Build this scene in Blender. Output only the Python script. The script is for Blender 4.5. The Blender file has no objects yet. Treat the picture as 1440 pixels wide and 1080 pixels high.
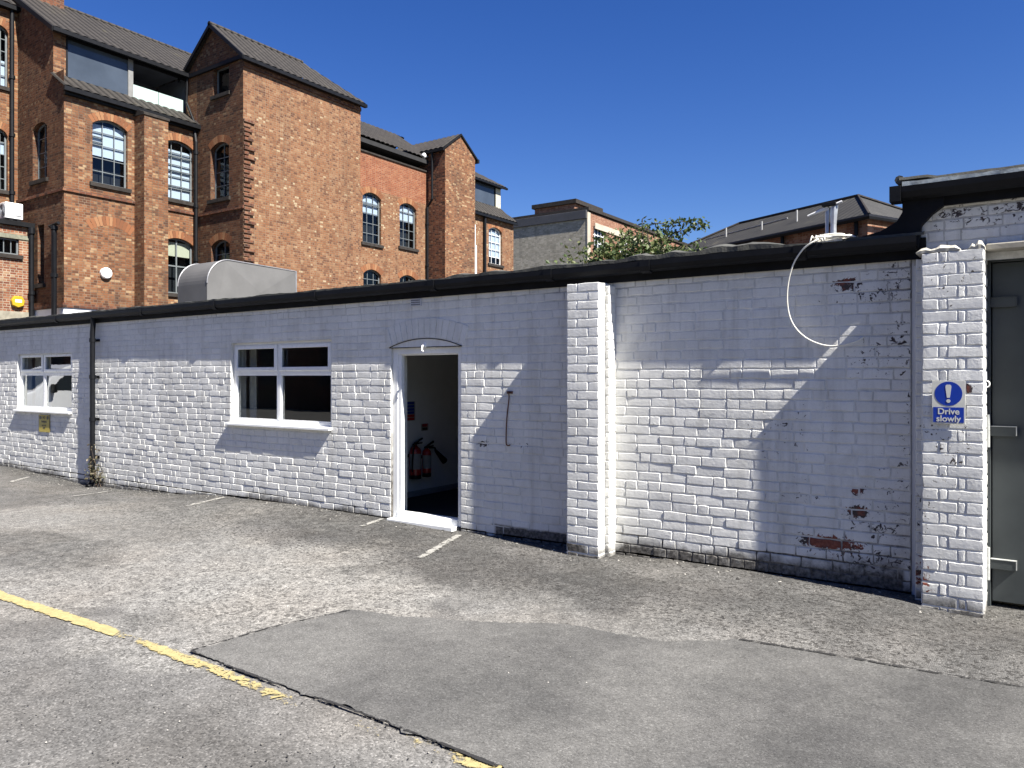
import bpy, bmesh, math, random
from mathutils import Vector, Matrix, noise
R = math.radians
rnd = random.Random(7)
scene = bpy.context.scene
COL = scene.collection

# ------------------------------------------------------------------ survey helpers
# The yard is laid out in metres: X runs along the white wall, Y goes into it, Z is up.
D, H = 6.29, 1.62                 # distance of the viewer from the wall, height of the eye
TH = math.atan(748 / 1080.0)      # viewing direction, turned left of the wall's normal
FW = (-math.sin(TH), math.cos(TH)); RT = (math.cos(TH), math.sin(TH))
def _dir(x):
    t = (x - 720) / 1080.0
    return FW[0] + t * RT[0], FW[1] + t * RT[1]
def PY(x, y, Y):                  # survey reading on a plane Y = const
    a, b = _dir(x); d = (Y + D) / b
    return Vector((a * d, Y, H + (530 - y) * d / 1080.0))
def PX(x, y, X):                  # survey reading on a plane X = const
    a, b = _dir(x); d = X / a
    return Vector((X, b * d - D, H + (530 - y) * d / 1080.0))
def PG(x, y, z=0.0):              # survey reading on the ground
    a, b = _dir(x); d = (H - z) * 1080.0 / (y - 530)
    return Vector((a * d, b * d - D, z))
def fbm(x, y, z=0.0, o=4):
    return noise.fractal(Vector((x, y, z)), 1.0, 2.0, o)
def sst(a, b, x):
    b = max(b, a + .01); t = min(1, max(0, (x - a) / (b - a))); return t * t * (3 - 2 * t)

# ------------------------------------------------------------------ node helpers
class NT:
    def __init__(s, name):
        s.m = bpy.data.materials.new(name); s.m.use_nodes = True
        s.t = s.m.node_tree; s.t.nodes.clear()
        s.out = s.n('ShaderNodeOutputMaterial')
    def n(s, typ, **kw):
        nd = s.t.nodes.new(typ)
        for k, v in kw.items():
            if k.startswith('i_'):
                nd.inputs[k[2:].replace('_', ' ')].default_value = v
            else: setattr(nd, k, v)
        return nd
    def l(s, a, b): s.t.links.new(a, b)
    def setin(s, sock, v):
        if isinstance(v, bpy.types.NodeSocket): s.l(v, sock)
        else: sock.default_value = v
    def math(s, op, a, b=0.5, clamp=False):
        nd = s.n('ShaderNodeMath', operation=op, use_clamp=clamp)
        s.setin(nd.inputs[0], a); s.setin(nd.inputs[1], b); return nd.outputs[0]
    def mix(s, f, a, b, bt='MIX'):
        nd = s.n('ShaderNodeMix', data_type='RGBA', blend_type=bt)
        s.setin(nd.inputs[0], f); s.setin(nd.inputs[6], c4(a)); s.setin(nd.inputs[7], c4(b)); return nd.outputs[2]
    def ramp(s, f, stops, interp='LINEAR'):
        nd = s.n('ShaderNodeValToRGB'); cr = nd.color_ramp; cr.interpolation = interp
        while len(cr.elements) < len(stops): cr.elements.new(0.5)
        for e, (p, c) in zip(cr.elements, stops):
            e.position = p; e.color = c4(c) if not isinstance(c, (int, float)) else (c, c, c, 1)
        s.l(f, nd.inputs[0]); return nd.outputs[0]
    def noise(s, scale, detail=3, rough=0.55, vec=None, dist=0.0):
        nd = s.n('ShaderNodeTexNoise'); nd.inputs['Scale'].default_value = scale
        nd.inputs['Detail'].default_value = detail; nd.inputs['Roughness'].default_value = rough
        nd.inputs['Distortion'].default_value = dist
        s.l(vec if vec is not None else s.geo(), nd.inputs['Vector']); return nd.outputs[0]
    def geo(s):
        if not hasattr(s, '_g'): s._g = s.n('ShaderNodeNewGeometry')
        return s._g.outputs['Position']
    def island(s):
        s.geo(); return s._g.outputs['Random Per Island']
    def attr(s, name):
        return s.n('ShaderNodeAttribute', attribute_name=name).outputs['Fac']
    def uv(s): return s.n('ShaderNodeUVMap', uv_map='UVMap').outputs[0]
    def scalev(s, vec, v):
        nd = s.n('ShaderNodeVectorMath', operation='MULTIPLY'); s.l(vec, nd.inputs[0]); nd.inputs[1].default_value = v
        return nd.outputs[0]
    def bump(s, h, strength, dist, prev=None):
        nd = s.n('ShaderNodeBump'); nd.inputs['Strength'].default_value = strength; nd.inputs['Distance'].default_value = dist
        s.l(h, nd.inputs['Height'])
        if prev is not None: s.l(prev, nd.inputs['Normal'])
        return nd.outputs[0]
    def bsdf(s, col, rough=0.6, metal=0.0, normal=None, spec=0.5, **kw):
        b = s.n('ShaderNodeBsdfPrincipled')
        s.setin(b.inputs['Base Color'], c4(col)); s.setin(b.inputs['Roughness'], rough); s.setin(b.inputs['Metallic'], metal)
        b.inputs['Specular IOR Level'].default_value = spec
        for k, v in kw.items(): s.setin(b.inputs[k], v)
        if normal is not None: s.l(normal, b.inputs['Normal'])
        s.l(b.outputs[0], s.out.inputs[0]); return b
def c4(c):
    if isinstance(c, bpy.types.NodeSocket): return c
    if isinstance(c, (int, float)): return (c, c, c, 1)
    return (*c, 1) if len(c) == 3 else c

MATS = {}
def simple(name, col, rough=0.6, var=0.15, scale=8, bump=0.0, bscale=60, metal=0.0, spec=0.5, bdist=0.004):
    if name in MATS: return MATS[name]
    t = NT(name)
    f = t.noise(scale, 5, 0.6)
    lo = tuple(c * (1 - var) for c in col); hi = tuple(min(1, c * (1 + var)) for c in col)
    c = t.ramp(f, [(0.3, lo), (0.7, hi)])
    nm = t.bump(t.noise(bscale, 4), bump, bdist) if bump else None
    rr = t.math('ADD', t.math('MULTIPLY', t.noise(scale * 3, 3), 0.2), rough - 0.1)
    t.bsdf(c, rr, metal, nm, spec)
    MATS[name] = t.m; return t.m

def brick_mat(name, palette, mortar, bw=0.2, bh=0.0825, mort=0.008, bump=0.5, dirt=0.35, dirtcol=(.03, .025, .02), soot=0.0):
    if name in MATS: return MATS[name]
    t = NT(name)
    nd = t.n('ShaderNodeTexBrick'); t.l(t.uv(), nd.inputs['Vector'])
    nd.inputs['Color1'].default_value = (0, 0, 0, 1); nd.inputs['Color2'].default_value = (1, 1, 1, 1)
    nd.inputs['Mortar'].default_value = (.5, .5, .5, 1)
    nd.inputs['Scale'].default_value = 1.0; nd.inputs['Mortar Size'].default_value = mort
    nd.inputs['Mortar Smooth'].default_value = 0.3; nd.inputs['Bias'].default_value = 0.0
    nd.inputs['Brick Width'].default_value = bw; nd.inputs['Row Height'].default_value = bh
    nd.offset = 0.5; nd.squash = 0.6; nd.squash_frequency = 2
    n = len(palette)
    # large clouds of tone shift which colours prevail in an area
    cl = t.math('MULTIPLY', t.math('SUBTRACT', t.noise(0.55, 4), 0.5), 0.4)
    f = t.math('ADD', nd.outputs['Color'], cl, True)
    c = t.ramp(f, [(p, q) for p, q in palette])
    c = t.mix(t.math('MULTIPLY', t.noise(45, 3), 0.5), c, (.05, .03, .02), 'MULTIPLY')
    mcol = t.ramp(t.noise(2.5, 4), [(0.35, tuple(x * 0.45 for x in mortar)), (0.65, mortar)])
    c = t.mix(nd.outputs['Fac'], c, mcol)
    w = t.math('MULTIPLY', t.ramp(t.noise(0.8, 6, 0.65), [(0.45, 0.0), (0.75, 1.0)]), dirt)
    c = t.mix(w, c, dirtcol)
    sk_ = t.ramp(t.noise(1.0, 6, .65, vec=t.scalev(t.geo(), (1.9, 1.9, .16))), [(.52, 0.0), (.72, 1.0)])
    c = t.mix(t.math('MULTIPLY', sk_, .2 + dirt * .6), c, dirtcol)
    h = t.math('SUBTRACT', t.math('MULTIPLY', t.noise(70, 3), 0.5), nd.outputs['Fac'])
    t.bsdf(c, 0.85, 0, t.bump(h, bump, 0.012), 0.25)
    MATS[name] = t.m; return t.m

def tile_mat(name, col, pitch=0.3, course=0.32, moss=(.14, .13, .07)):
    if name in MATS: return MATS[name]
    t = NT(name); uv = t.uv(); sep = t.n('ShaderNodeSeparateXYZ'); t.l(uv, sep.inputs[0])
    wu = t.math('MULTIPLY', t.noise(9, 2), .4)
    fr = t.math('FRACT', t.math('DIVIDE', sep.outputs[1], course))
    hgt = t.math('ADD', t.math('MULTIPLY', wu, 0.5), t.math('MULTIPLY', t.math('SUBTRACT', 1.0, fr), 0.6))
    c = t.ramp(t.noise(1.3, 6, 0.65), [(0.3, tuple(x * .7 for x in col)), (0.6, col), (0.8, moss)])
    c = t.mix(0.5, c, t.ramp(t.noise(14, 3), [(0.3, .35), (0.7, .95)]), 'MULTIPLY')
    fu = t.math('FRACT', t.math('DIVIDE', sep.outputs[0], pitch)); jt = t.ramp(fu, [(0.0, .3), (.13, .35), (.3, 1.0), (.9, 1.0), (1.0, .3)])  # shade where the tiles overlap, painted as dark grooves
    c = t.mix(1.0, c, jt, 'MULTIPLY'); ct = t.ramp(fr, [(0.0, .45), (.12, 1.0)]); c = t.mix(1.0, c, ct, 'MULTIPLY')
    t.bsdf(c, 0.75, 0, t.bump(hgt, 0.8, 0.05), 0.3)
    MATS[name] = t.m; return t.m

def glass_mat(name, tint=(.75, .82, .85), refl=1.0, ior=1.52, wob=0.0):
    if name in MATS: return MATS[name]
    t = NT(name)
    tr = t.n('ShaderNodeBsdfTransparent'); tr.inputs[0].default_value = (*tint, 1)
    gl = t.n('ShaderNodeBsdfGlossy'); gl.inputs['Roughness'].default_value = 0.01
    gl.inputs[0].default_value = (.95, .98, 1, 1)
    if wob:
        t.l(t.bump(t.noise(1.6, 2), wob, 0.02), gl.inputs['Normal'])
    t.geo(); dp = t.n('ShaderNodeVectorMath', operation='DOT_PRODUCT'); t.l(t._g.outputs['Normal'], dp.inputs[0]); t.l(t._g.outputs['Incoming'], dp.inputs[1])
    k = t.math('POWER', t.math('SUBTRACT', 1.0, t.math('ABSOLUTE', dp.outputs['Value'])), 5.0)
    fz = t.math('ADD', t.math('MULTIPLY', k, .96), .04)
    f = t.math('MULTIPLY', fz, refl, True)
    mx = t.n('ShaderNodeMixShader'); t.l(f, mx.inputs[0]); t.l(tr.outputs[0], mx.inputs[1]); t.l(gl.outputs[0], mx.inputs[2])
    t.l(mx.outputs[0], t.out.inputs[0])
    MATS[name] = t.m; return t.m

# ------------------------------------------------------------------ mesh helpers
class MB:
    def __init__(s): s.v = []; s.f = []; s.mi = []; s.uv = []; s.at = {}
    def vert(s, p, **at):
        i = len(s.v); s.v.append(tuple(p))
        for k, val in at.items(): s.at.setdefault(k, {})[i] = val
        return i
    def face(s, idx, m=0, uv=None):
        s.f.append(tuple(idx)); s.mi.append(m); s.uv.append(uv)
    def poly(s, pts, m=0, uv=None): s.face([s.vert(p) for p in pts], m, uv)
    def roof(s, p0, p1, p2, p3, m=0, pitch=.3, amp=.05):        # p0->p1 along the eave, p2,p3 at the ridge; rows of pantiles
        P = [Vector(p) for p in (p0, p1, p2, p3)]
        e = (P[1] - P[0]).normalized(); q = P[3] - P[0]
        if abs(q.normalized().dot(e)) > .999: q = P[2] - P[0]
        n = e.cross(q).normalized(); n = n if n.z > 0 else -n
        w = q - e * q.dot(e); w.normalize()
        pl = [((p - P[0]).dot(e), (p - P[0]).dot(w)) for p in P]; L = pl[1][0]
        def top(u):
            best = 0
            for (a, b), (c, d) in zip(pl, pl[1:] + pl[:1]):
                if abs(a - c) > 1e-6 and min(a, c) - 1e-6 <= u <= max(a, c) + 1e-6: best = max(best, b + (d - b) * (u - a) / (c - a))
            return best
        if not amp: s.poly(P, m, pl); return
        N = max(1, int(L / (pitch / 6))); prev = None
        for k in range(N + 1):
            u = L * k / N; v = top(u); o = n * amp * (abs(math.sin(math.pi * u / pitch)) ** .7)
            cur = (s.vert(P[0] + e * u + o), s.vert(P[0] + e * u + w * v + o), u, v)
            if prev: s.face([prev[0], cur[0], cur[1], prev[1]], m, [(prev[2], 0), (cur[2], 0), (cur[2], cur[3]), (prev[2], prev[3])])
            prev = cur
    def box(s, a, b, m=0):
        x0, x1 = sorted((a[0], b[0])); y0, y1 = sorted((a[1], b[1])); z0, z1 = sorted((a[2], b[2]))
        i = [s.vert((x, y, z)) for z in (z0, z1) for y in (y0, y1) for x in (x0, x1)]
        for q in ((0, 2, 3, 1), (4, 5, 7, 6), (0, 1, 5, 4), (2, 6, 7, 3), (0, 4, 6, 2), (1, 3, 7, 5)):
            s.face([i[k] for k in q], m)
    def obox(s, c, ex, ey, ez, m=0):          # oriented box: centre and three half-extent vectors
        c, ex, ey, ez = map(Vector, (c, ex, ey, ez))
        i = [s.vert(c + sx * ex + sy * ey + sz * ez) for sz in (-1, 1) for sy in (-1, 1) for sx in (-1, 1)]
        for q in ((0, 2, 3, 1), (4, 5, 7, 6), (0, 1, 5, 4), (2, 6, 7, 3), (0, 4, 6, 2), (1, 3, 7, 5)):
            s.face([i[k] for k in q], m)
    def prism(s, pts, ext, m=0):              # polygon extruded along a vector
        pts = [Vector(p) for p in pts]; ext = Vector(ext); n = len(pts)
        a = [s.vert(p) for p in pts]; b = [s.vert(p + ext) for p in pts]
        s.face(a[::-1], m); s.face(b, m)
        for k in range(n): s.face([a[k], a[(k + 1) % n], b[(k + 1) % n], b[k]], m)
    def tube(s, pts, r, n=8, m=0, cap=True):
        pts = [Vector(p) for p in pts]; rings = []
        rr = r if isinstance(r, (list, tuple)) else [r] * len(pts)
        up = None
        for k, p in enumerate(pts):
            d = (pts[min(k + 1, len(pts) - 1)] - pts[max(k - 1, 0)]).normalized()
            if up is None: up = Vector((0, 0, 1)) if abs(d.z) < .9 else Vector((0, 1, 0))
            a = d.cross(up).normalized(); b = a.cross(d).normalized(); up = b
            rings.append([s.vert(p + rr[k] * (math.cos(q) * a + math.sin(q) * b)) for q in [2 * math.pi * j / n for j in range(n)]])
        for k in range(len(rings) - 1):
            for j in range(n):
                s.face([rings[k][j], rings[k][(j + 1) % n], rings[k + 1][(j + 1) % n], rings[k + 1][j]], m)
        if cap: s.face(rings[0][::-1], m); s.face(rings[-1], m)
    def lathe(s, c, prof, n=20, m=0, ax=2):   # profile (r, h) turned about an axis through c
        rings = []
        for r, h in prof:
            ring = []
            for j in range(n):
                q = 2 * math.pi * j / n; p = [r * math.cos(q), r * math.sin(q), h]
                if ax == 1: p = [p[0], -h, p[1]]
                if ax == 0: p = [h, p[0], p[1]]
                ring.append(s.vert((c[0] + p[0], c[1] + p[1], c[2] + p[2])))
            rings.append(ring)
        for k in range(len(rings) - 1):
            for j in range(n): s.face([rings[k][j], rings[k][(j + 1) % n], rings[k + 1][(j + 1) % n], rings[k + 1][j]], m)
        s.face(rings[0][::-1], m); s.face(rings[-1], m)
    def build(s, name, mats, parent=None, smooth=False, bevel=0.0, origin=None, recalc=True, segs=1):
        if not isinstance(mats, (list, tuple)): mats = [mats]
        me = bpy.data.meshes.new(name)
        off = Vector((0, 0, 0))
        if parent is not None: off = ORG[parent.name]
        elif origin is not None: off = Vector(origin)
        else:
            xs = [v[0] for v in s.v]; ys = [v[1] for v in s.v]; zs = [v[2] for v in s.v]
            off = Vector(((min(xs) + max(xs)) / 2, (min(ys) + max(ys)) / 2, min(zs)))
        me.from_pydata([(v[0] - off.x, v[1] - off.y, v[2] - off.z) for v in s.v], [], s.f)
        for m in mats: me.materials.append(m)
        me.polygons.foreach_set('material_index', s.mi)
        uvl = me.uv_layers.new(name='UVMap'); data = []
        for p, fu in zip(me.polygons, s.uv):
            if fu: data += [c for q in fu for c in q]
            else:
                n = p.normal; ax = max(range(3), key=lambda k: abs(n[k]))
                for vi in p.vertices:
                    v = s.v[vi]
                    data += [(v[1], v[2]), (v[0], v[2]), (v[0], v[1])][ax]
        uvl.data.foreach_set('uv', data)
        for k, d in s.at.items():
            at = me.attributes.new(k, 'FLOAT', 'POINT'); arr = [0.0] * len(s.v)
            for i, val in d.items(): arr[i] = val
            at.data.foreach_set('value', arr)
        if recalc or bevel:
            bm = bmesh.new(); bm.from_mesh(me)
            if recalc: bmesh.ops.recalc_face_normals(bm, faces=bm.faces)
            if bevel:
                ed = [e for e in bm.edges if len(e.link_faces) == 2 and e.calc_face_angle(0) > 0.5]
                bmesh.ops.bevel(bm, geom=ed, offset=bevel, segments=segs, affect='EDGES', profile=0.5, clamp_overlap=True)
            bm.to_mesh(me); bm.free()
        if smooth: me.polygons.foreach_set('use_smooth', [True] * len(me.polygons))
        me.update()
        o = bpy.data.objects.new(name, me); COL.objects.link(o)
        if parent is not None: o.parent = parent; ORG[o.name] = off.copy()
        else: o.location = off; ORG[o.name] = off.copy()
        return o
ORG = {}
def tag(o, label, cat, group=None, kind=None):
    if label: o['label'] = label
    if cat: o['category'] = cat
    if group: o['group'] = group
    if kind: o['kind'] = kind
    return o
def thing(name, loc, label, cat, group=None):
    o = bpy.data.objects.new(name, None); COL.objects.link(o); o.location = loc; o.empty_display_size = .2
    ORG[o.name] = Vector(loc); return tag(o, label, cat, group)

def P3(axis, plane, u, z, out=0.0):           # axis 'Y': faces -Y, u = X ; axis 'X': faces +X, u = Y
    return (u, plane - out, z) if axis == 'Y' else (plane + out, u, z)
def arc(u0, u1, zt, rise, n=10):              # points of a segmental arch from u0 to u1, crown at zt
    if rise < 1e-4: return [(u0, zt), (u1, zt)]
    w = (u1 - u0) / 2; rad = (w * w + rise * rise) / (2 * rise); c = (u0 + u1) / 2
    return [(c - w + 2 * w * k / n, zt - rad + math.sqrt(max(0, rad * rad - (-w + 2 * w * k / n) ** 2))) for k in range(n + 1)]
def facade(mb, axis, plane, u0, u1, z0, z1, ops=(), depth=0.12, m=0, mr=None, grid=((), ())):
    """front sheet of a wall with openings (u0,u1,z0,z1,rise) and their reveals"""
    us = sorted({u0, u1, *grid[0], *[o[0] for o in ops], *[o[1] for o in ops]}); zs = sorted({z0, z1, *grid[1], *[o[2] for o in ops], *[o[3] for o in ops]})
    us = [u for u in us if u0 <= u <= u1]; zs = [z for z in zs if z0 <= z <= z1]
    for a, b in zip(us, us[1:]):
        for c, d in zip(zs, zs[1:]):
            if any(o[0] < (a + b) / 2 < o[1] and o[2] < (c + d) / 2 < o[3] for o in ops): continue
            mb.poly([P3(axis, plane, *q) for q in ((a, c), (b, c), (b, d), (a, d))], m)
    mr = m if mr is None else mr
    for o in ops:
        a, b, c, d = o[:4]; rise = o[4] if len(o) > 4 else 0
        pts = arc(a, b, d, rise)
        if rise:
            for p, q in zip(pts, pts[1:]):
                mb.poly([P3(axis, plane, *w) for w in (p, q, (q[0], d), (p[0], d))], m)
        loop = [(a, c)] + pts + [(b, c)]
        for p, q in zip(loop, loop[1:] + loop[:1]):
            mb.poly([P3(axis, plane, *p), P3(axis, plane, *q), P3(axis, plane, *q, -depth), P3(axis, plane, *p, -depth)], mr)

# ------------------------------------------------------------------ materials
def paint_brick():
    t = NT('painted_brick'); g = t.geo()
    pe, gr, rd = t.attr('peel'), t.attr('grime'), t.attr('red')
    base = t.ramp(t.noise(1.1, 5, 0.6), [(0.3, (.62, .618, .59)), (0.7, (.74, .737, .705))])
    isl = t.ramp(t.island(), [(0.0, (.9, .9, .9)), (0.25, (.97, .97, .97)), (1.0, (1, 1, 1))])
    base = t.mix(1.0, base, isl, 'MULTIPLY')
    specks = t.ramp(t.noise(38, 5, 0.7), [(0.66, 0.0), (0.74, 1.0)])
    base = t.mix(t.math('MULTIPLY', specks, 0.3), base, (.34, .32, .3))
    mot = t.ramp(t.noise(3.2, 7, .7, dist=.6), [(.48, 0.0), (.72, 1.0)])
    base = t.mix(t.math('MULTIPLY', mot, .38), base, (.43, .425, .385))
    stv = t.scalev(g, (5.5, 5.5, .45)); strk = t.ramp(t.noise(1.0, 6, .7, vec=stv), [(.5, 0.0), (.72, 1.0)])
    base = t.mix(t.math('MULTIPLY', strk, .42), base, (.3, .285, .25))
    hair = t.ramp(t.noise(11, 8, .75, dist=1.2), [(.493, 0.0), (.5, 1.0), (.507, 0.0)])
    base = t.mix(t.math('MULTIPLY', hair, .35), base, (.2, .19, .18))
    n2 = t.noise(9, 6, 0.7, dist=0.4)
    gm = t.math('MULTIPLY', t.math('ADD', gr, t.math('MULTIPLY', t.math('SUBTRACT', n2, 0.5), 1.5)), gr)
    gm = t.ramp(gm, [(0.12, 0.0), (0.75, 1.0)])
    base = t.mix(gm, base, t.ramp(t.noise(30, 4), [(0.35, (.035, .033, .03)), (0.65, (.15, .14, .125))]))
    n3 = t.noise(24, 6, 0.68, dist=0.8)
    pm = t.ramp(t.math('ADD', n3, t.math('MULTIPLY', t.math('SUBTRACT', pe, 1.0), 0.24)), [(0.495, 0.0), (0.515, 1.0)])
    under = t.mix(t.ramp(t.math('ADD', t.noise(14, 4), t.math('SUBTRACT', rd, 0.6)), [(0.45, 0.0), (0.6, 1.0)]),
                  (.045, .035, .035), t.ramp(t.noise(50, 4), [(0.35, (.13, .032, .02)), (0.65, (.23, .07, .045))]))
    c = t.mix(pm, base, under)
    b1 = t.bump(t.noise(36, 7, 0.68), 0.6, 0.0055)
    b2 = t.bump(t.noise(160, 4, 0.6), 0.5, 0.0015, b1)
    b3 = t.bump(t.math('SUBTRACT', 1.0, pm), 0.5, 0.003, b2)
    t.bsdf(c, 0.62, 0, b3, 0.35)
    return t.m
M_PAINT = paint_brick()
M_BLACK = simple('black_gutter_plastic', (.006, .0065, .008), .5, .3, 5, .2, 40, spec=.18)
M_FASCIA = simple('black_painted_board', (.007, .0075, .009), .7, .4, 4, .5, 30, spec=.15)
M_UPVC = simple('white_upvc', (.78, .79, .78), .3, .05, 6)
M_RUST = simple('rusty_iron', (.11, .045, .025), .85, .5, 40, .6, 90)
M_DARKSTONE = simple('dark_sill_stone', (.03, .026, .023), .85, .4, 6, .4, 40, spec=.2)
M_STEEL = simple('grey_painted_steel', (.046, .053, .054), .5, .18, 2.5, .08, 6, spec=.3)
M_STEEL2 = simple('sunlit_hinge_steel', (.4, .41, .39), .45, .2, 20, .2, 50)
M_GALV = simple('galvanised_sheet', (.115, .113, .11), .6, .14, 1.6, .12, 3, spec=.3)
M_CEMENT = simple('pale_cement', (.42, .4, .34), .85, .35, 12, .9, 40)
M_FELT = simple('roofing_felt', (.06, .06, .052), .9, .45, 3, .8, 50)
M_WHITEPL = simple('white_plastic', (.8, .8, .78), .35, .04, 6)
M_RENDER = simple('white_render', (.66, .67, .68), .8, .12, 2, .3, 30)
M_IWALL = simple('interior_plaster', (.68, .69, .68), .8, .06, 3)
M_DARK = simple('dark_interior', (.015, .015, .016), .9, .3, 2)
M_CARPET = simple('dark_carpet', (.012, .014, .018), .95, .3, 30)
M_FRAME = simple('grey_steel_window_bars', (.12, .135, .14), .5, .15, 8)
M_FRAME2 = simple('white_window_bars', (.6, .61, .6), .5, .1, 8)
M_BLIND = simple('white_roller_blind', (.74, .77, .84), .8, .05, 1.5)
M_CREAM = simple('cream_roller_blind', (.72, .66, .45), .8, .05, 1.5)
M_GLASS = glass_mat('window_glass', (.6, .66, .7), .8)
M_GLASSN = glass_mat('shed_glass', (.7, .73, .73), 2.2, 1.52, 0.04)
M_BALUS = simple('frosted_balustrade', (.36, .47, .44), .25, .08, 2)
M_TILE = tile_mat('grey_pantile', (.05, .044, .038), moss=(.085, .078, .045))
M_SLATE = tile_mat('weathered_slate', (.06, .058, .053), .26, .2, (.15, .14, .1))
PAL = [(0.0, (.1, .042, .022)), (0.2, (.17, .068, .03)), (0.45, (.22, .088, .038)), (0.7, (.25, .108, .048)), (0.9, (.285, .15, .072)), (1.0, (.4, .27, .15))]
M_BRICK = brick_mat('mill_brick', PAL, (.19, .145, .1), dirt=.45)
M_BRICKR = brick_mat('new_orange_brick', [(0, (.2, .06, .03)), (.5, (.26, .085, .04)), (1, (.3, .12, .06))], (.3, .2, .13), dirt=.08)
M_BRICKP = brick_mat('pale_mill_brick', [(0.0, (.12, .05, .028)), (0.2, (.2, .084, .04)), (0.5, (.245, .108, .05)), (0.8, (.27, .138, .07)), (0.96, (.31, .18, .098)), (1, (.42, .32, .2))], (.23, .17, .11), dirt=.2, bw=.16)
M_BRICKA = brick_mat('annex_brick', [(0, (.16, .05, .028)), (.4, (.23, .08, .04)), (.8, (.3, .13, .07)), (1, (.4, .27, .16))], (.36, .3, .22), dirt=.08, mort=.012)
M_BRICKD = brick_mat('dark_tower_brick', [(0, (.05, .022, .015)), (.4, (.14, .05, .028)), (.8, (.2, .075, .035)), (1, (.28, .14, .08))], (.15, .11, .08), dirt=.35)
M_BRICKS = brick_mat('shaded_mill_brick', [(p_, tuple(c_ * k_ for c_, k_ in zip(q_, (.62, .6, .62)))) for p_, q_ in PAL], (.13, .1, .07), dirt=.45)  # mill brick darkened for the shaded end and gable walls, shade in the colour
M_BRICKG = brick_mat('grey_brick', [(0, (.3, .275, .215)), (.5, (.38, .35, .28)), (1, (.48, .44, .36))], (.42, .39, .32), dirt=.15, bw=.3, bh=.11)
M_BRICKF = brick_mat('far_orange_brick', [(0, (.2, .08, .045)), (.5, (.29, .13, .08)), (1, (.36, .2, .13))], (.3, .22, .16), dirt=.1)
M_VOUS = None
def vous():
    t = NT('arch_brick')
    c = t.ramp(t.island(), [(0, (.12, .05, .025)), (.4, (.19, .076, .034)), (.8, (.225, .098, .045)), (1, (.26, .14, .07))])
    t.bsdf(c, .85, 0, t.bump(t.noise(60, 3), .4, .006), .25); return t.m
M_VOUS = vous()

# ------------------------------------------------------------------ ground
GPTS = [(-40, 0), (-15.6, -.02), (-14, -.07), (-12.9, -.12), (-11.9, -.11), (-10.8, -.075), (-8.8, .02), (-7.6, .04), (-6, .03), (-5, .01), (-3.5, .0), (-2.4, .03), (-.9, .03), (-.4, .0), (.6, -.02), (40, -.02)]
def gh(x, y):
    for (a, p), (b, q) in zip(GPTS, GPTS[1:]):
        if a <= x <= b: g = p + (q - p) * sst(a, b, x); break
    else: g = 0
    g *= 1 - sst(0.15, 2.2, -y)
    return g + 0.006 * fbm(x * .9, y * .9) * (1 - sst(20, 40, abs(x) + abs(y)))
def seg(a, b, st):
    n = max(1, round((b - a) / st)); return [a + (b - a) * k / n for k in range(n)]
gx = [-400, -200, -100, -60, -40, -30, -24, -20] + seg(-18, 4.5, .075) + [4.5, 6, 9, 14, 22, 40, 80, 200, 400]
gy = [-400, -200, -90, -50, -30, -20, -14, -10, -8] + seg(-7, .5, .075) + [.5, 1.5, 4, 8, 16, 30, 60, 120, 250, 500]
g = MB(); ids = []
PALE = [(PG(430, 840), 1.15, 1.0), (PG(300, 800), 1.6, .8), (PG(120, 760), 2.4, .65), (PG(300, 880), 1.0, .75), (PG(60, 800), 1.4, .5), (PG(960, 880), .8, .35), (PG(760, 860), .8, .4), (PG(720, 1000), .9, .2)]
DARKS = [(PG(480, 745), 1.1, .9), (PG(700, 800), 1.1, .75), (PG(860, 825), .75, .95), (PG(1000, 850), .9, .55), (PG(340, 715), 1.5, .45), (PG(20, 770), .9, .7), (PG(60, 785), .6, .6), (PG(220, 740), .8, .35), (PG(1300, 880), .8, .6), (PG(250, 745), .9, .4), (PG(205, 870), .35, .5), (PG(330, 1060), .28, .35)]
for y in gy:
    row = []
    for x in gx:
        n1 = fbm(x * .8 + 3, y * 1.1, 1.7, 5); n2 = fbm(x * 2.2, y * 2.6, 9.1, 4)
        pa = dk = 0
        for c, r, s in PALE:
            d = math.hypot((x - c.x) * .75, (y - c.y) * 1.15) / r + .45 * n1 + .18 * n2
            pa = max(pa, s * (1 - sst(.82, 1.0, d)))
        for c, r, s in DARKS:
            d = math.hypot((x - c.x) * .8, (y - c.y) * 1.2) / r + .5 * n1 + .25 * n2
            dk = max(dk, s * (1 - sst(.5, 1.05, d)))
        wl = 1 - sst(.05, .45 + .3 * n2, -y)           # damp, dirty strip at the foot of the wall
        co = 1 - sst(1.2, 2.2 + .6 * n1, -y)           # old open-textured surfacing near the wall
        row.append(g.vert((x, y, gh(x, y)), pale=pa, dark=max(dk, wl * .75), coarse=max(co, pa * .7)))
    ids.append(row)
for j in range(len(gy) - 1):
    for i in range(len(gx) - 1): g.face([ids[j][i], ids[j][i + 1], ids[j + 1][i + 1], ids[j + 1][i]])
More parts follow.
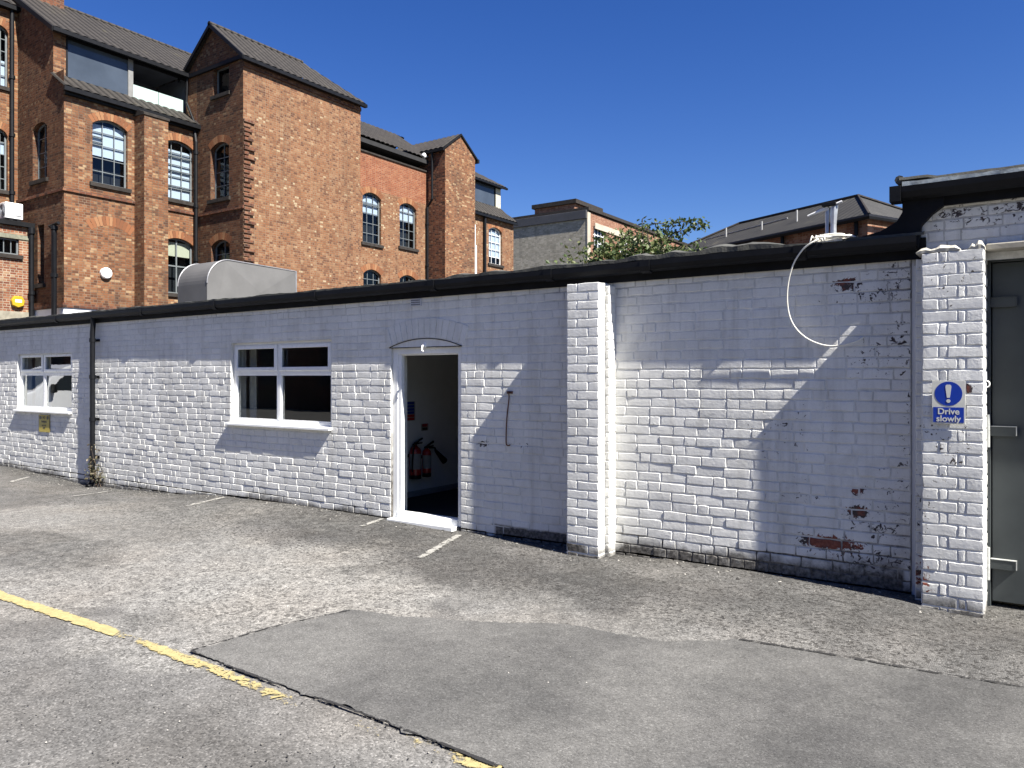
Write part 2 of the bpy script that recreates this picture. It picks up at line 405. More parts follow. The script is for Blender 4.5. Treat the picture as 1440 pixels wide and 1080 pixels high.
def asphalt(name, a, b, use_attr=True, tint=(1, 1, 1)):
    t = NT(name)
    v = t.n('ShaderNodeTexVoronoi', feature='F1'); t.l(t.geo(), v.inputs['Vector']); v.inputs['Scale'].default_value = 110 if use_attr else 150
    sp = t.n('ShaderNodeSeparateColor'); t.l(v.outputs['Color'], sp.inputs[0])
    v2 = t.n('ShaderNodeTexVoronoi', feature='F1'); t.l(t.geo(), v2.inputs['Vector']); v2.inputs['Scale'].default_value = 52
    sp2 = t.n('ShaderNodeSeparateColor'); t.l(v2.outputs['Color'], sp2.inputs[0])
    cl = t.noise(1.7, 6, .62); cl2 = t.noise(9, 5, .65)
    base = t.ramp(cl if use_attr else t.noise(.75, 5, .55), [(.36, a), (.6, b)])
    agg = t.ramp(sp.outputs[0], [(0, .3), (.25, .75), (.6, 1.0), (.9, 1.35), (1, 2.1)])
    if use_attr:
        pa, dk, co = t.attr('pale'), t.attr('dark'), t.attr('coarse')
        base = t.mix(t.math('MULTIPLY', pa, t.ramp(cl2, [(.35, .55), (.6, 1.0)])), base, (.245, .238, .22))
        dm = t.math('MULTIPLY', dk, t.ramp(cl2, [(.3, 1.0), (.7, .55)]))
        base = t.mix(dm, base, (.05, .049, .046))
        pits = t.math('MULTIPLY', t.ramp(sp2.outputs[0], [(.74, 0.0), (.82, 1.0)]), t.math('ADD', .12, t.math('MULTIPLY', co, .7)))
        base = t.mix(pits, base, (.035, .033, .03))
        sat = t.ramp(t.noise(.9, 4), [(.4, (1, 1, 1)), (.75, (1.03, .99, .95))])
        base = t.mix(1.0, base, sat, 'MULTIPLY')
        bs = t.math('ADD', .35, t.math('MULTIPLY', co, .5))
    base = t.mix(1.0, base, t.ramp(cl2, [(.3, .82), (.7, 1.12)]), 'MULTIPLY')
    c = t.mix(.72 if use_attr else .55, base, agg, 'MULTIPLY')
    crk = t.ramp(t.noise(1.15, 9, .62, dist=1.0), [(.4965, 0.0), (.5, 1.0), (.5035, 0.0)])
    crm = t.ramp(t.noise(.5, 2), [(.5, 0.0), (.6, .7 if use_attr else .35)])
    c = t.mix(t.math('MULTIPLY', crk, crm), c, (.03, .029, .027))
    nb = t.n('ShaderNodeBump'); nb.inputs['Distance'].default_value = .006 if use_attr else .003
    t.l(v.outputs['Distance'], nb.inputs['Height']); nb.invert = True
    if use_attr: t.l(bs, nb.inputs['Strength'])
    else: nb.inputs['Strength'].default_value = .4
    n2 = t.bump(t.noise(28, 5, .7), .5, .008, nb.outputs[0])
    t.bsdf(c, .85, 0, n2, .3); return t.m
M_ASPH = asphalt('old_asphalt', (.1, .0975, .092), (.145, .141, .133))
M_PATCH = asphalt('newer_asphalt', (.07, .069, .066), (.128, .125, .117), False)
M_PATCH2 = asphalt('newest_asphalt', (.082, .08, .076), (.11, .107, .1), False)
M_TAR = simple('bitumen_seam', (.03, .03, .03), .7, .4, 30, .5, 120)
tag(g.build('ground', M_ASPH, smooth=True, recalc=False, origin=(0, 0, 0)), None, None, kind='structure')

def sheet(name, pix, z, mat, jag=.02, step=.03, kind='structure'):
    pts = [PG(*p) for p in pix]; out = []
    for p, q in zip(pts, pts[1:] + pts[:1]):
        n = max(1, int((q - p).length / step)); nr = (q - p).cross(Vector((0, 0, 1))).normalized()
        for k in range(n):
            w = p.lerp(q, k / n); out.append(w + nr * jag * (fbm(w.x * 3, w.y * 3, z * 50) + 1.1 * fbm(w.x * 14, w.y * 14, 4, 5) + .5 * rnd.uniform(-1, 1)))
    bm = bmesh.new(); vs = [bm.verts.new((p.x, p.y, 0)) for p in out]; es = [bm.edges.new((vs[i], vs[(i + 1) % len(vs)])) for i in range(len(vs))]
    bmesh.ops.triangle_fill(bm, edges=es, use_beauty=True)
    bmesh.ops.recalc_face_normals(bm, faces=bm.faces)
    if sum(f.normal.z for f in bm.faces) < 0: bmesh.ops.reverse_faces(bm, faces=bm.faces)
    for v in bm.verts: v.co.z = gh(v.co.x, v.co.y) + z
    me = bpy.data.meshes.new(name); bm.to_mesh(me); bm.free(); me.materials.append(mat)
    o = bpy.data.objects.new(name, me); COL.objects.link(o)
    if kind: o['kind'] = kind
    return o
sheet('asphalt_patch', [(268, 918), (380, 886), (492, 860), (560, 868), (640, 874), (800, 880), (930, 905), (1040, 903), (1240, 938), (1440, 970), (1700, 1012), (1900, 1200), (1500, 1600), (1000, 1300), (704, 1080), (540, 1016), (400, 968)], .012, M_PATCH)
def strip(name, pix, w, z, mat, attrf=None, jag=.3, bypos=False):
    pts = [PG(*p) for p in pix]; mb = MB(); line = []
    for p, q in zip(pts, pts[1:]):
        n = max(1, int((q - p).length / .03)); line += [p.lerp(q, k / n) for k in range(n)]
    line.append(pts[-1]); prev = None; L = 0
    for k, p in enumerate(line):
        d = (line[min(k + 1, len(line) - 1)] - line[max(0, k - 1)]).normalized(); nr = Vector((-d.y, d.x, 0))
        ww = w * (1 + jag * (fbm(p.x * 6, p.y * 6, 2) + .6 * fbm(p.x * 31, p.y * 31, 5))); cur = []
        for s in (-1, -.55, 0, .55, 1):
            c = p + nr * ww * s * .5; cur.append(mb.vert((c.x, c.y, gh(c.x, c.y) + z), wear=(attrf(c if bypos else k / len(line)) if attrf else 0.0) + (.14 if abs(s) == 1 else 0)))
        if prev:
            for i in range(4): mb.face([prev[i], prev[i + 1], cur[i + 1], cur[i]])
        prev = cur
    o = mb.build(name, mat, recalc=False); o['kind'] = 'structure'
    me = o.data
    if me.polygons[0].normal.z < 0: me.flip_normals()
    return o
def worn_paint(name, col):
    t = NT(name)
    w = t.math('ADD', t.noise(18, 8, .75, dist=.7), t.math('MULTIPLY', t.noise(60, 3), .25))
    m = t.ramp(t.math('SUBTRACT', w, t.attr('wear')), [(.12, 0.0), (.2, 1.0)])
    p = t.n('ShaderNodeBsdfPrincipled'); p.inputs['Roughness'].default_value = .75
    t.l(t.ramp(t.noise(25, 5, .7), [(.3, tuple(c * .7 for c in col)), (.65, col)]), p.inputs['Base Color'])
    t.l(t.bump(t.noise(90, 4), .5, .004), p.inputs['Normal'])
    tr = t.n('ShaderNodeBsdfTransparent'); mx = t.n('ShaderNodeMixShader')
    t.l(m, mx.inputs[0]); t.l(tr.outputs[0], mx.inputs[1]); t.l(p.outputs[0], mx.inputs[2]); t.l(mx.outputs[0], t.out.inputs[0]); return t.m
M_YEL = worn_paint('worn_yellow_paint', (.4, .33, .15)); M_WHT = worn_paint('worn_white_paint', (.33, .32, .29)); M_TARW = worn_paint('worn_bitumen', (.022, .021, .02))
strip('patch_seam', [(268, 918), (330, 944), (400, 970), (540, 1018), (700, 1081)], .022, .016, M_TARW, lambda f: .42 + .08 * math.sin(f * 19), .6)
strip('patch_edge', [(268, 918), (380, 886), (492, 861)], .022, .016, M_TARW, lambda f: .42, .5)
strip('patch_edge', [(1040, 903), (1240, 938), (1440, 970), (1600, 997)], .03, .016, M_TARW, lambda f: .4, .5)
YWP = [(-60, .3), (0, .32), (150, .3), (172, .5), (182, .6), (196, .5), (225, .38), (330, .42), (400, .47), (415, .62), (490, .75), (503, .52), (533, .56), (545, .8), (578, .56), (612, .58), (622, .64), (640, .44), (720, .38)]
def yw(p):
    q_ = Vector((p.x, p.y + D)); d_ = q_.dot(Vector(FW)); x = 720 + 1080 * q_.dot(Vector(RT)) / d_
    for (a, p), (b, q) in zip(YWP, YWP[1:]):
        if a <= x <= b: return p + (q - p) * (x - a) / (b - a)
    return .4
strip('yellow_line', [(-60, 810), (0, 838), (170, 893), (300, 943), (400, 984), (540, 1032), (700, 1085)], .1, .0085, M_YEL, yw, .25, True)
for a, b, wr in (((590, 786), (646, 754), .4), ((508, 744), (538, 734), .42), ((262, 714), (314, 702), .4), ((98, 693), (150, 682), .4), ((15, 672), (40, 665), .4)):
    strip('parking_bay_line', [a, b], .085, .007, M_WHT, lambda f, w=wr: w, .3)

# ------------------------------------------------------------------ the white shed
XL, XR = -19.0, -0.80
EZ = 2.64
peels = []
def blob(x, y, rx, ry, s, red=0.0, Y=0.0):
    p = PY(x, y, Y); peels.append((p.x, p.z, rx, ry, s * 1.75 if s > .9 else s + .22, red))
for b in ((1168, 763, .2, .05, 1.25, .75), (1137, 759, .07, .05, 1.1, .7), (1208, 689, .05, .035, 1.2, .6), (1206, 720, .08, .05, 1.15, .6),
          (1190, 400, .1, .06, 1.0, .6), (1235, 740, .3, .14, .62, .2), (1255, 690, .14, .25, .58, .15), (1240, 790, .35, .14, .68, .2), (1275, 620, .06, .5, .5, 0),
          (1225, 415, .35, .12, .6, .1), (1262, 390, .15, .2, .62, .2), (1270, 480, .12, .3, .62, .1), (1225, 500, .2, .2, .5, 0), (1240, 350, .4, .08, .5, 0),
          (680, 624, .1, .03, .95, .1), (735, 628, .14, .03, .62, .2), (800, 665, .05, .05, .9, .7), (470, 330, .1, .1, .2, 0), (1100, 600, .5, .4, .3, 0),
          (1128, 760, .05, .12, .85, 0), (1120, 700, .3, .1, .4, 0), (600, 470, .08, .05, .8, 0), (1300, 800, .12, .16, .8, .7), (1310, 600, .1, .12, .62, .1), (1360, 545, .05, .05, 1.1, .6),
          (1340, 640, .2, .3, .5, 0), (1300, 715, .1, .3, .6, .3), (1330, 390, .3, .3, .42, 0), (460, 580, .03, .3, .3, .8), (1180, 770, .3, .1, .75, .6),
          (1430, 290, .2, .12, .75, .1), (1345, 300, .15, .1, .8, 0), (1390, 305, .4, .12, .55, 0)):
    blob(*b)
def pv(u, z):
    p = r = 0
    for (a, b, rx, ry, s, rd) in peels:
        d = ((u - a) / rx) ** 2 + ((z - b) / ry) ** 2
        if d < 4:
            w = s * math.exp(-d * .8)
            if w > p: p = w; r = rd
    return p, r
def grime(u, z):
    gz = z - gh(u, 0)
    n = fbm(u * 1.3, z * 2, 5.5)
    gd = .85 * (1 - sst(.0, .17 + .2 * n, gz))
    if -3.2 < u < -.85: gd = max(gd, .9 * (1 - sst(.05, .22 + .3 * sst(-1.9, -.8, u) + .2 * n, gz)))
    gd = max(gd, .5 * (1 - sst(.02, .3, abs(u + .9))) * (.5 + n)) if u < -.6 else gd
    if -4.6 < u < -3.4: gd = max(gd, 1.0 * (1 - sst(.1, .16, gz)))
    gd = max(gd, .28 * sst(2.3, 2.5, z))
    return min(1, gd)
def brick(mb, axis, plane, u0, u1, z0, z1, h, rs, inset=.004, nx=4, side=None):
    u0 += inset * rs.uniform(.6, 1.5); u1 -= inset * rs.uniform(.6, 1.5); z0 += inset * rs.uniform(.7, 1.9); z1 -= inset * rs.uniform(.7, 1.9)
    if u1 - u0 < .012 or z1 - z0 < .012: return
    r = min(.0045, (u1 - u0) * .2, (z1 - z0) * .2); nz = 3
    tu, tz = rs.uniform(-.0014, .0014), rs.uniform(-.0005, .0007)
    jj = [[rs.uniform(-.0034, .0034) for _ in range(nx)] for _ in range(nz)]
    jz = [[rs.uniform(-.0034, .0034) for _ in range(nx)] for _ in range(nz)]
    sd = rs.uniform(0, 99); inn = []; outr = {}
    sag = lambda u: .004 * noise.noise(Vector((u * 1.7, z0 * 3, 8.8)))
    for j in range(nz):
        row = []
        for i in range(nx):
            fu, fz = i / (nx - 1), j / (nz - 1)
            u = u0 + r + (u1 - u0 - 2 * r) * fu; z = z0 + r + (z1 - z0 - 2 * r) * fz
            edge = (i in (0, nx - 1)) + (j in (0, nz - 1))
            hh = h + tu * (fu - .5) * 2 + tz * (fz - .5) * 2 + .0009 * noise.noise(Vector((u * 19 + sd, z * 23, plane))) - .0004 * edge
            uu, zz = u + jj[j][i], z + jz[j][i] + sag(u)
            p, rd = pv(uu, zz) if side is None else pv(side, zz)
            at = dict(peel=p, red=rd, grime=grime(uu if side is None else side, zz))
            row.append(mb.vert(P3(axis, plane, uu, zz, max(.0012, hh)), **at))
            if edge:
                ou = uu + (-r if i == 0 else r if i == nx - 1 else 0); oz = zz + (-r if j == 0 else r if j == nz - 1 else 0)
                outr[(i, j)] = mb.vert(P3(axis, plane, ou, oz, -.001), **at)
        inn.append(row)
    for j in range(nz - 1):
        for i in range(nx - 1): mb.face([inn[j][i], inn[j][i + 1], inn[j + 1][i + 1], inn[j + 1][i]])
    per = [(i, 0) for i in range(nx)] + [(nx - 1, j) for j in range(1, nz)] + [(i, nz - 1) for i in range(nx - 2, -1, -1)] + [(0, j) for j in range(nz - 2, 0, -1)]
    for a, b in zip(per, per[1:] + per[:1]):
        mb.face([outr[a], outr[b], inn[b[1]][b[0]], inn[a[1]][a[0]]])
CH = 0.0825
def brick_wall(mb, axis, plane, u0, u1, z0, z1, ops=(), seed=1, hs=(.003, .0066), pattern=None, side=None):
    rs = random.Random(seed); n = int(round((z1 - z0) / CH)); ch = (z1 - z0) / n
    for k in range(n):
        a, b = z0 + k * ch, z0 + (k + 1) * ch
        spans = [(u0, u1)]
        for o in ops:
            if o[2] < (a + b) / 2 < o[3]:
                spans = [q for s in spans for q in ((s[0], min(s[1], o[0])), (max(s[0], o[1]), s[1])) if q[1] - q[0] > .015]
        for s0, s1 in spans:
            if pattern:
                ws = pattern[k % len(pattern)]; tot = sum(ws); u = s0
                for w in ws:
                    w = w / tot * (s1 - s0); brick(mb, axis, plane, u, u + w, a, b, rs.uniform(*hs), rs, side=side); u += w
                continue
            u = s0 - (rs.uniform(0, .04) + (.115 if k % 2 else 0))
            while u < s1:
                w = .112 if rs.random() < .24 else .228
                if a < .06 and -3 < u < -.8 and axis == 'Y': w = .108
                w += rs.uniform(-.012, .012); e = u + w
                if s1 - e < .05: e = s1
                if e > s0 + .01: 
                    hi = hs[1] * (1.35 if a < 1.75 else .8)
                    brick(mb, axis, plane, max(u, s0), min(e, s1), a, b, rs.uniform(hs[0], hi), rs, side=side)
                u = e
def seal(mb, axis, plane, u0, u1, z0, z1, ops=(), depth=.2):
    s0 = len(mb.v); facade(mb, axis, plane, u0, u1, z0, z1, ops, depth, grid=([u0 + .3 * k for k in range(1, int((u1 - u0) / .3))], [-.12, -.06, 0, .05, .1, .15, .2, .25, .3, .4, .6, 2.3]))
    for i in range(s0, len(mb.v)):
        v = mb.v[i]; mb.at.setdefault('grime', {})[i] = min(1, .38 + .2 * fbm(v[0], v[2]) + grime(v[0], v[2])) if abs(v[1] - plane) < .01 else .1

shed = thing('painted_brick_shed', (-9.5, 0, 0), 'long low shed of white painted brick with black eaves beside the yard', 'shed')
def rect(xl, xr, yt, yb, Y=0.0):   # opening from two edges: top read at the middle, bottom too
    a, b = PY(xl, yb, Y), PY(xr, yb, Y); m = (xl + xr) / 2
    return a.x, b.x, PY(m, yb, Y).z, PY(m, yt, Y).z
W1 = rect(325, 466, 480, 597); W0 = rect(25, 101, 495, 577); DR = rect(550, 648, 488, 737)
DR = (DR[0], DR[1], -.02, DR[3])
wall = MB(); ops = [W0, W1, DR]
seal(wall, 'Y', 0.0, XL, XR, -.35, 2.55, ops, .22)
brick_wall(wall, 'Y', 0.0, XL, XR, -.295, 2.51, ops, 3)
# arch of bricks on edge over the door
rsA = random.Random(5); ax0, ax1 = DR[0] - .02, DR[1] + .02; ac = (ax0 + ax1) / 2; aw = (ax1 - ax0) / 2
crown = PY(598, 476, 0).z; rise = crown - DR[3]; rad = (aw * aw + rise * rise) / (2 * rise); cz = crown - rad; amax = math.asin(aw / rad)
nv = 14
for k in range(nv):
    q0 = -amax * 1.04 + 2.08 * amax * k / nv; q1 = -amax * 1.04 + 2.08 * amax * (k + 1) / nv
    qm = (q0 + q1) / 2; tmp = MB(); wv = (q1 - q0) * rad
    brick(tmp, 'Y', 0.0, -wv / 2, wv / 2, rad + .006, rad + .225, rsA.uniform(.0095, .012), rsA, .0028, 3)
    base = len(wall.v)
    for v in tmp.v:
        u, z = v[0], v[2]
        sc = 1 + (z - rad) / rad * 1.0
        uu = u * sc
        wall.v.append((ac + uu * math.cos(qm) + z * math.sin(qm), v[1], cz - uu * math.sin(qm) + z * math.cos(qm)))
    for f in tmp.f: wall.face([i + base for i in f])
# pilaster in two steps, and the deep pier at the yard door
Pp, Ps = -.245, -.125
PLx, PRx = PY(797, 0, Pp).x, PY(842, 0, Pp).x
PSx = PY(857, 0, Ps).x
wall.build('wall', M_PAINT, shed, smooth=False, recalc=False)
pil = MB()
def pier(mb, x0, x1, yf, z0, z1, pat, seed, back=0.0, patside=None):
    s0 = len(mb.v); mb.box((x0 + .004, yf + .004, z0), (x1 - .004, back, z1 - .01))
    for i in range(s0, len(mb.v)): mb.at.setdefault('grime', {})[i] = .1
    brick_wall(mb, 'Y', yf + .004, x0, x1, z0, z1, (), seed, (.004, .008), pat)
    brick_wall(mb, 'X', x1 - .004, yf, back, z0, z1, (), seed + 1, (.003, .006), patside or [[1]], side=x1)
    for k in range(int((z1 - z0) / CH)):      # left-hand flank
        mb.obox(((x0 + .001), (yf + back) / 2, z0 + (k + .5) * CH), (.004, 0, 0), (0, (back - yf) / 2 - .005, 0), (0, 0, CH / 2 - .005))
pier(pil, PLx, PRx, Pp, -.295, 2.47, [[.228, .112], [.112, .228]], 11, 0.0, [[1], [.112, .113]])
pier(pil, PRx - .002, PSx, Ps, -.295, 2.45, [[1]], 21)
pil.build('pilaster', M_PAINT, shed, smooth=False, recalc=False)

# shell: back and end walls, roof, floor and inside partitions
sh = MB()
sh.box((XL, 5.2, -.2), (XR, 5.35, 2.72)); sh.box((XL - .15, 0, -.2), (XL, 5.35, 2.66)); sh.box((XR + .002, .01, -.2), (XR + .12, 5.35, 2.6))
sh.build('rear_wall', M_RENDER, shed)
rf = MB(); rf.poly([(XL - .2, -.03, 2.615), (XR + .1, -.03, 2.615), (XR + .1, 5.5, 2.75), (XL - .2, 5.5, 2.75)]); rf.poly([(XL - .2, -.028, 2.56), (XR + .1, -.028, 2.56), (XR + .1, 5.5, 2.68), (XL - .2, 5.5, 2.68)])
# rough felt edge lying over the gutter, lumpy and turned up here and there
flapx = [PY(p, 0, 0).x for p in (650, 700, 770, 800, 850, 900, 950, 1010, 1060)]
prev = None; x = XL - .2
while x < XR + .1:
    bmp = .016 * fbm(x * 1.6, 2.2, 0, 5) + .008 * fbm(x * 8, 5, 1) + .012
    for q, fx in enumerate(flapx): bmp += (.035 if q > 4 else .02) * math.exp(-((x - fx) / (.12 + .03 * (q % 3))) ** 2)
    bmp = max(bmp, -.004)
    yo = -.085 + .02 * fbm(x * 3, 8)
    pr = [(x, yo, 2.635 + .3 * bmp), (x, yo, 2.65 + bmp * .9), (x, yo + .1, 2.655 + bmp * 1.4), (x, .25, 2.655 + bmp), (x, .5, 2.64)]
    cur = [rf.vert(p) for p in pr]
    if prev:
        for k in range(4): rf.face([prev[k], cur[k], cur[k + 1], prev[k + 1]])
    prev = cur; x += .045
rf.build('roof', M_FELT, shed, recalc=False)
fa = MB(); fa.box((XL - .2, -.03, 2.475), (XR + .1, -.011, 2.63)); fa.build('fascia', M_FASCIA, shed, bevel=.003)
gt = MB(); prev = None
def gyf(x): return -.115 - .03 * sst(-13, -1, x)
x = XL - .2
xs_g = seg(XL - .2, XR + .05, .25) + [XR + .05]
for x in xs_g:
    yf = gyf(x); sagz = .006 * fbm(x * .7, 3.3)
    pr = [(x, -.032, 2.615 + sagz), (x, -.034, 2.575 + sagz), (x, yf * .5 - .01, 2.535 + sagz), (x, yf + .012, 2.55 + sagz), (x, yf, 2.585 + sagz), (x, yf, 2.632 + sagz), (x, yf + .012, 2.632 + sagz), (x, yf + .014, 2.57 + sagz), (x, -.05, 2.56 + sagz)]
    cur = [gt.vert(p) for p in pr]
    if prev:
        for k in range(len(pr) - 1): gt.face([prev[k], cur[k], cur[k + 1], prev[k + 1]])
    prev = cur
for xj in (XL + 1, -16.2, -13.6, -11.0, -9.2, -7.2, -5.35, -3.9, -2.9, -1.6):
    yf = gyf(xj)
    gt.prism([(xj, -.03, 2.62), (xj, -.032, 2.565), (xj, yf * .5 - .01, 2.525), (xj, yf + .006, 2.54), (xj, yf - .008, 2.58), (xj, yf - .008, 2.637), (xj, yf + .012, 2.64), (xj, yf + .016, 2.57), (xj, -.045, 2.575)], (.09, 0, 0))
gt.build('gutter', M_BLACK, shed)
fl = MB(); fl.box((XL, 0.0, -.15), (XR, 5.2, .045)); fl.build('floor', M_CARPET, shed)
PXw = DR[0] - .82
for a_, b_ in (((PXw - .08, .23, .046), (PXw, 5.19, 2.55)), ((-3.1, .23, .046), (-3.02, 5.19, 2.55)), ((PXw, 3.2, .046), (-3.1, 3.28, 2.55)), ((-12.2, .23, .046), (-12.1, 5.19, 2.55))):
    iw = MB(); iw.box(a_, b_); iw.build('interior_wall', M_IWALL, shed)
sk = MB(); sk.box((PXw + .001, .24, .046), (PXw + .015, 3.19, .12)); sk.build('skirting', simple('grey_skirting', (.3, .3, .3), .5), shed)
for o, Yb in ((DR, .22), (W1, .22), (W0, .22)):   # plastered inner skin round each opening
    il = MB(); il.box((o[0] - .3, .221, 0.05), (o[0], .235, 2.5)); il.box((o[1], .221, .05), (o[1] + .3, .235, 2.5)); il.box((o[0], .221, o[3]), (o[1], .235, 2.5))
    if o[2] > .2: il.box((o[0], .221, .05), (o[1], .235, o[2]))
    il.build('inner_lining', M_IWALL, shed)

def bars_window(parent, o, recess, gx, vt, lab):
    """white casement window: outer frame, two top lights, two fixed panes, sill"""
    a, b, c, d = o; y0 = recess; fr = MB(); w = .05; yb = y0 + .06
    mid = a + (b - a) * gx; tz = c + (d - c) * vt; zc = c + .045
    fr.box((a, y0, c), (a + w, yb, d)); fr.box((b - w, y0, c), (b, yb, d)); fr.box((a + w, y0, d - w), (b - w, yb, d)); fr.box((a + w, y0, c), (b - w, yb, zc))
    fr.box((mid - .03, y0, zc), (mid + .03, yb, d - w)); fr.box((a + w, y0, tz - .03), (mid - .03, yb, tz + .03)); fr.box((mid + .03, y0, tz - .03), (b - w, yb, tz + .03))
    win = fr.build('window', M_UPVC, parent, bevel=.004)
    for (p, q) in ((a + w, mid - .03), (mid + .03, b - w)):
        s = MB(); e = .012; k = .045
        z0, z1 = tz + .03, d - w
        s.box((p - e, y0 - .018, z0 - e), (p + k, y0 - .001, z1 + e)); s.box((q - k, y0 - .018, z0 - e), (q + e, y0 - .001, z1 + e))
        s.box((p + k, y0 - .018, z1 - k + .01), (q - k, y0 - .001, z1 + e)); s.box((p + k, y0 - .018, z0 - e), (q - k, y0 - .001, z0 + k - .01))
        s.build('top_light', M_UPVC, win, bevel=.004)
        for (za, zb) in ((z0 + k - .012, z1 - k + .012), (zc, tz - .03)):
            g_ = MB(); g_.poly([(p + .001, y0 + .03, za), (q - .001, y0 + .03, za), (q - .001, y0 + .03, zb), (p + .001, y0 + .03, zb)]); g_.build('pane', M_GLASSN, win)
        bd = MB(); bd.box((p, y0 + .004, zc), (p + .014, y0 + .026, tz - .03)); bd.box((q - .014, y0 + .004, zc), (q, y0 + .026, tz - .03)); bd.box((p + .014, y0 + .004, zc), (q - .014, y0 + .026, zc + .014)); bd.box((p + .014, y0 + .004, tz - .044), (q - .014, y0 + .026, tz - .03))
        bd.build('glazing_bead', M_UPVC, win)
    si = MB(); si.prism([(a - .05, y0 + .05, c + .012), (a - .05, -.062, c - .012), (a - .05, -.062, c - .04), (a - .05, -.045, c - .04), (a - .05, y0 + .05, c - .02)], (b - a + .07, 0, 0))
    si.build('sill', M_UPVC, win, bevel=.003)
    return win
bars_window(shed, W1, .045, .475, .63, '')
bars_window(shed, W0, .045, .46, .64, '')
# door frame with threshold, arched infill and hold-open hook
a, b, c, d = DR
fr = MB(); y0 = .03
fr.box((a, y0, .04), (a + .07, y0 + .07, d)); fr.box((b - .06, y0, .04), (b, y0 + .07, d)); fr.box((a + .07, y0, d - .07), (b - .06, y0 + .07, d))
fr.box((a + .07, y0 + .012, .05), (a + .115, y0 + .066, d - .07)); fr.box((b - .078, y0 + .02, .05), (b - .06, y0 + .066, d - .07)); fr.box((a + .115, y0 + .02, d - .085), (b - .078, y0 + .066, d - .07))
dfr = fr.build('door_frame', M_UPVC, shed, bevel=.004)
th = MB(); th.box((a + .07, y0 - .01, .045), (b - .06, y0 + .09, .12)); th.box((a - .0, -.075, .0), (b - .06, y0 + .02, .05)); th.build('threshold', M_UPVC, dfr, bevel=.006)
pn = MB(); pts = [(p[0], -.004, p[1] - .004) for p in arc(a - .01, b + .01, crown, rise, 14)]
pn.prism(pts, (0, .06, 0)); pn.build('arch_panel', M_PAINT, dfr)
sl = MB(); sl.tube([(p[0], -.01, p[1]) for p in arc(a - .02, b + .02, crown, rise, 14)], .0045, 5); sl.box((a - .02, -.006, d - .004), (b + .02, .03, d + .004)); sl.build('arch_joint', M_DARK, dfr)
hk = MB(); hx = PY(598, 0, 0).x
hk.tube([(hx, -.005, d + .02), (hx, -.05, d + .01), (hx + .005, -.06, d - .04), (hx + .02, -.05, d - .05)], .011, 8); hk.box((hx - .02, -.012, d - .005), (hx + .02, .005, d + .05)); hk.build('hook', M_WHITEPL, dfr, bevel=.002)
rv = MB(); rv.box((a + .001, .1, .046), (a + .012, .25, d - .02)); rv.build('reveal', simple('cream_plaster', (.6, .6, .56), .7), dfr)
# curtains behind the windows
for o in (W0, W1):
    cu = MB(); n = 26; prev = None
    x0 = o[0] + .02; x1 = x0 + (.16 if o is W1 else .62)
    for k in range(n + 1):
        u = x0 + (x1 - x0) * k / n; yy = .28 + .02 * math.sin(k * 1.9)
        cur = [cu.vert((u, yy, o[2] + .0)), cu.vert((u, yy, o[3] - .02))]
        if prev: cu.face([prev[0], cur[0], cur[1], prev[1]])
        prev = cur
    cu.build('curtain', simple('pale_curtain', (.6, .6, .54), .9), shed, smooth=True, recalc=False)
ab = MB(); p = PY(578.5, 431, 0); q = PY(593.5, 423.5, 0)
ab.box((p.x, -.016, p.z), (q.x, -.004, p.z + .078))
for r_ in range(3):
    for k in range(8): ab.box((p.x + .012 + k * (q.x - p.x - .02) / 8, -.0175, p.z + .01 + r_ * .023), (p.x + .012 + (k + .55) * (q.x - p.x - .02) / 8, -.0155, p.z + .022 + r_ * .023), 1)
ab.build('air_brick', [simple('grey_paint', (.5, .51, .54), .6), M_DARK], shed)
# downpipe standing off the wall
dpx = PY(130.5, 0, -.08).x; dz = gh(dpx, 0)
dp = MB(); dp.tube([(dpx, -.075, 2.56), (dpx, -.075, 2.45), (dpx, -.085, 2.3), (dpx, -.085, dz + .12), (dpx + .01, -.11, dz + .05), (dpx + .02, -.17, dz + .01)], .038, 12)
for zz in (2.2, 1.62, .95, .35): dp.lathe((dpx, -.085, zz), [(.047, -.03), (.047, .03)], 12); dp.box((dpx - .07, -.02, zz - .02), (dpx + .07, -.003, zz + .02)); dp.box((dpx - .012, -.085, zz - .015), (dpx + .012, -.003, zz + .015))
dpo = dp.build('downpipe', M_BLACK, shed, smooth=False)

# ------------------------------------------------------------------ right-hand building with the steel door
gar = thing('yard_building', (1.5, .1, 0), 'taller building at right with brick pier, dark grey steel door and overhanging roof', 'building')
Qp = -.235
QL, QR = PY(1296, 0, Qp).x, PY(1384, 0, Qp).x
QZ = PY(1340, 352, Qp).z
pr_ = MB(); pier(pr_, QL, QR, Qp, -.3, QZ, [[.228, .05, .112], [.112, .055, .228]], 31, .14, [[1], [.5, .5]])
pier(pr_, PY(1287, 0, -.11).x, QL + .002, -.11, -.3, QZ - .02, [[1]], 41)
pr_.build('pier', M_PAINT, gar, smooth=False, recalc=False)
cp = MB()
def slabby(x0, x1, y0_, y1_, z, h, seed, n=9):
    rs = random.Random(seed); prev = None
    for k in range(n + 1):
        x = x0 + (x1 - x0) * k / n; hh = h * (.6 + .6 * rs.random()) * (1 if 0 < k < n else .4); yy = y0_ - rs.uniform(0, .006)
        cur = [cp.vert((x, yy, z)), cp.vert((x, yy - .004, z + hh * .5)), cp.vert((x, yy + .03, z + hh)), cp.vert((x, y1_, z + hh)), cp.vert((x, y1_, z))]
        if prev:
            for i in range(5): cp.face([prev[i], cur[i], cur[(i + 1) % 5], prev[(i + 1) % 5]])
        else: cp.face(cur[::-1])
        prev = cur
    cp.face(prev)
slabby(PY(1288, 0, Qp).x, PY(1350, 0, Qp).x, Qp + .004, .02, QZ - .004, .045, 3); slabby(PY(1362, 0, Qp).x, QR + .004, Qp + .004, .02, QZ - .004, .055, 4, 5)
cp.build('pier_cap', M_CEMENT, gar, smooth=False)
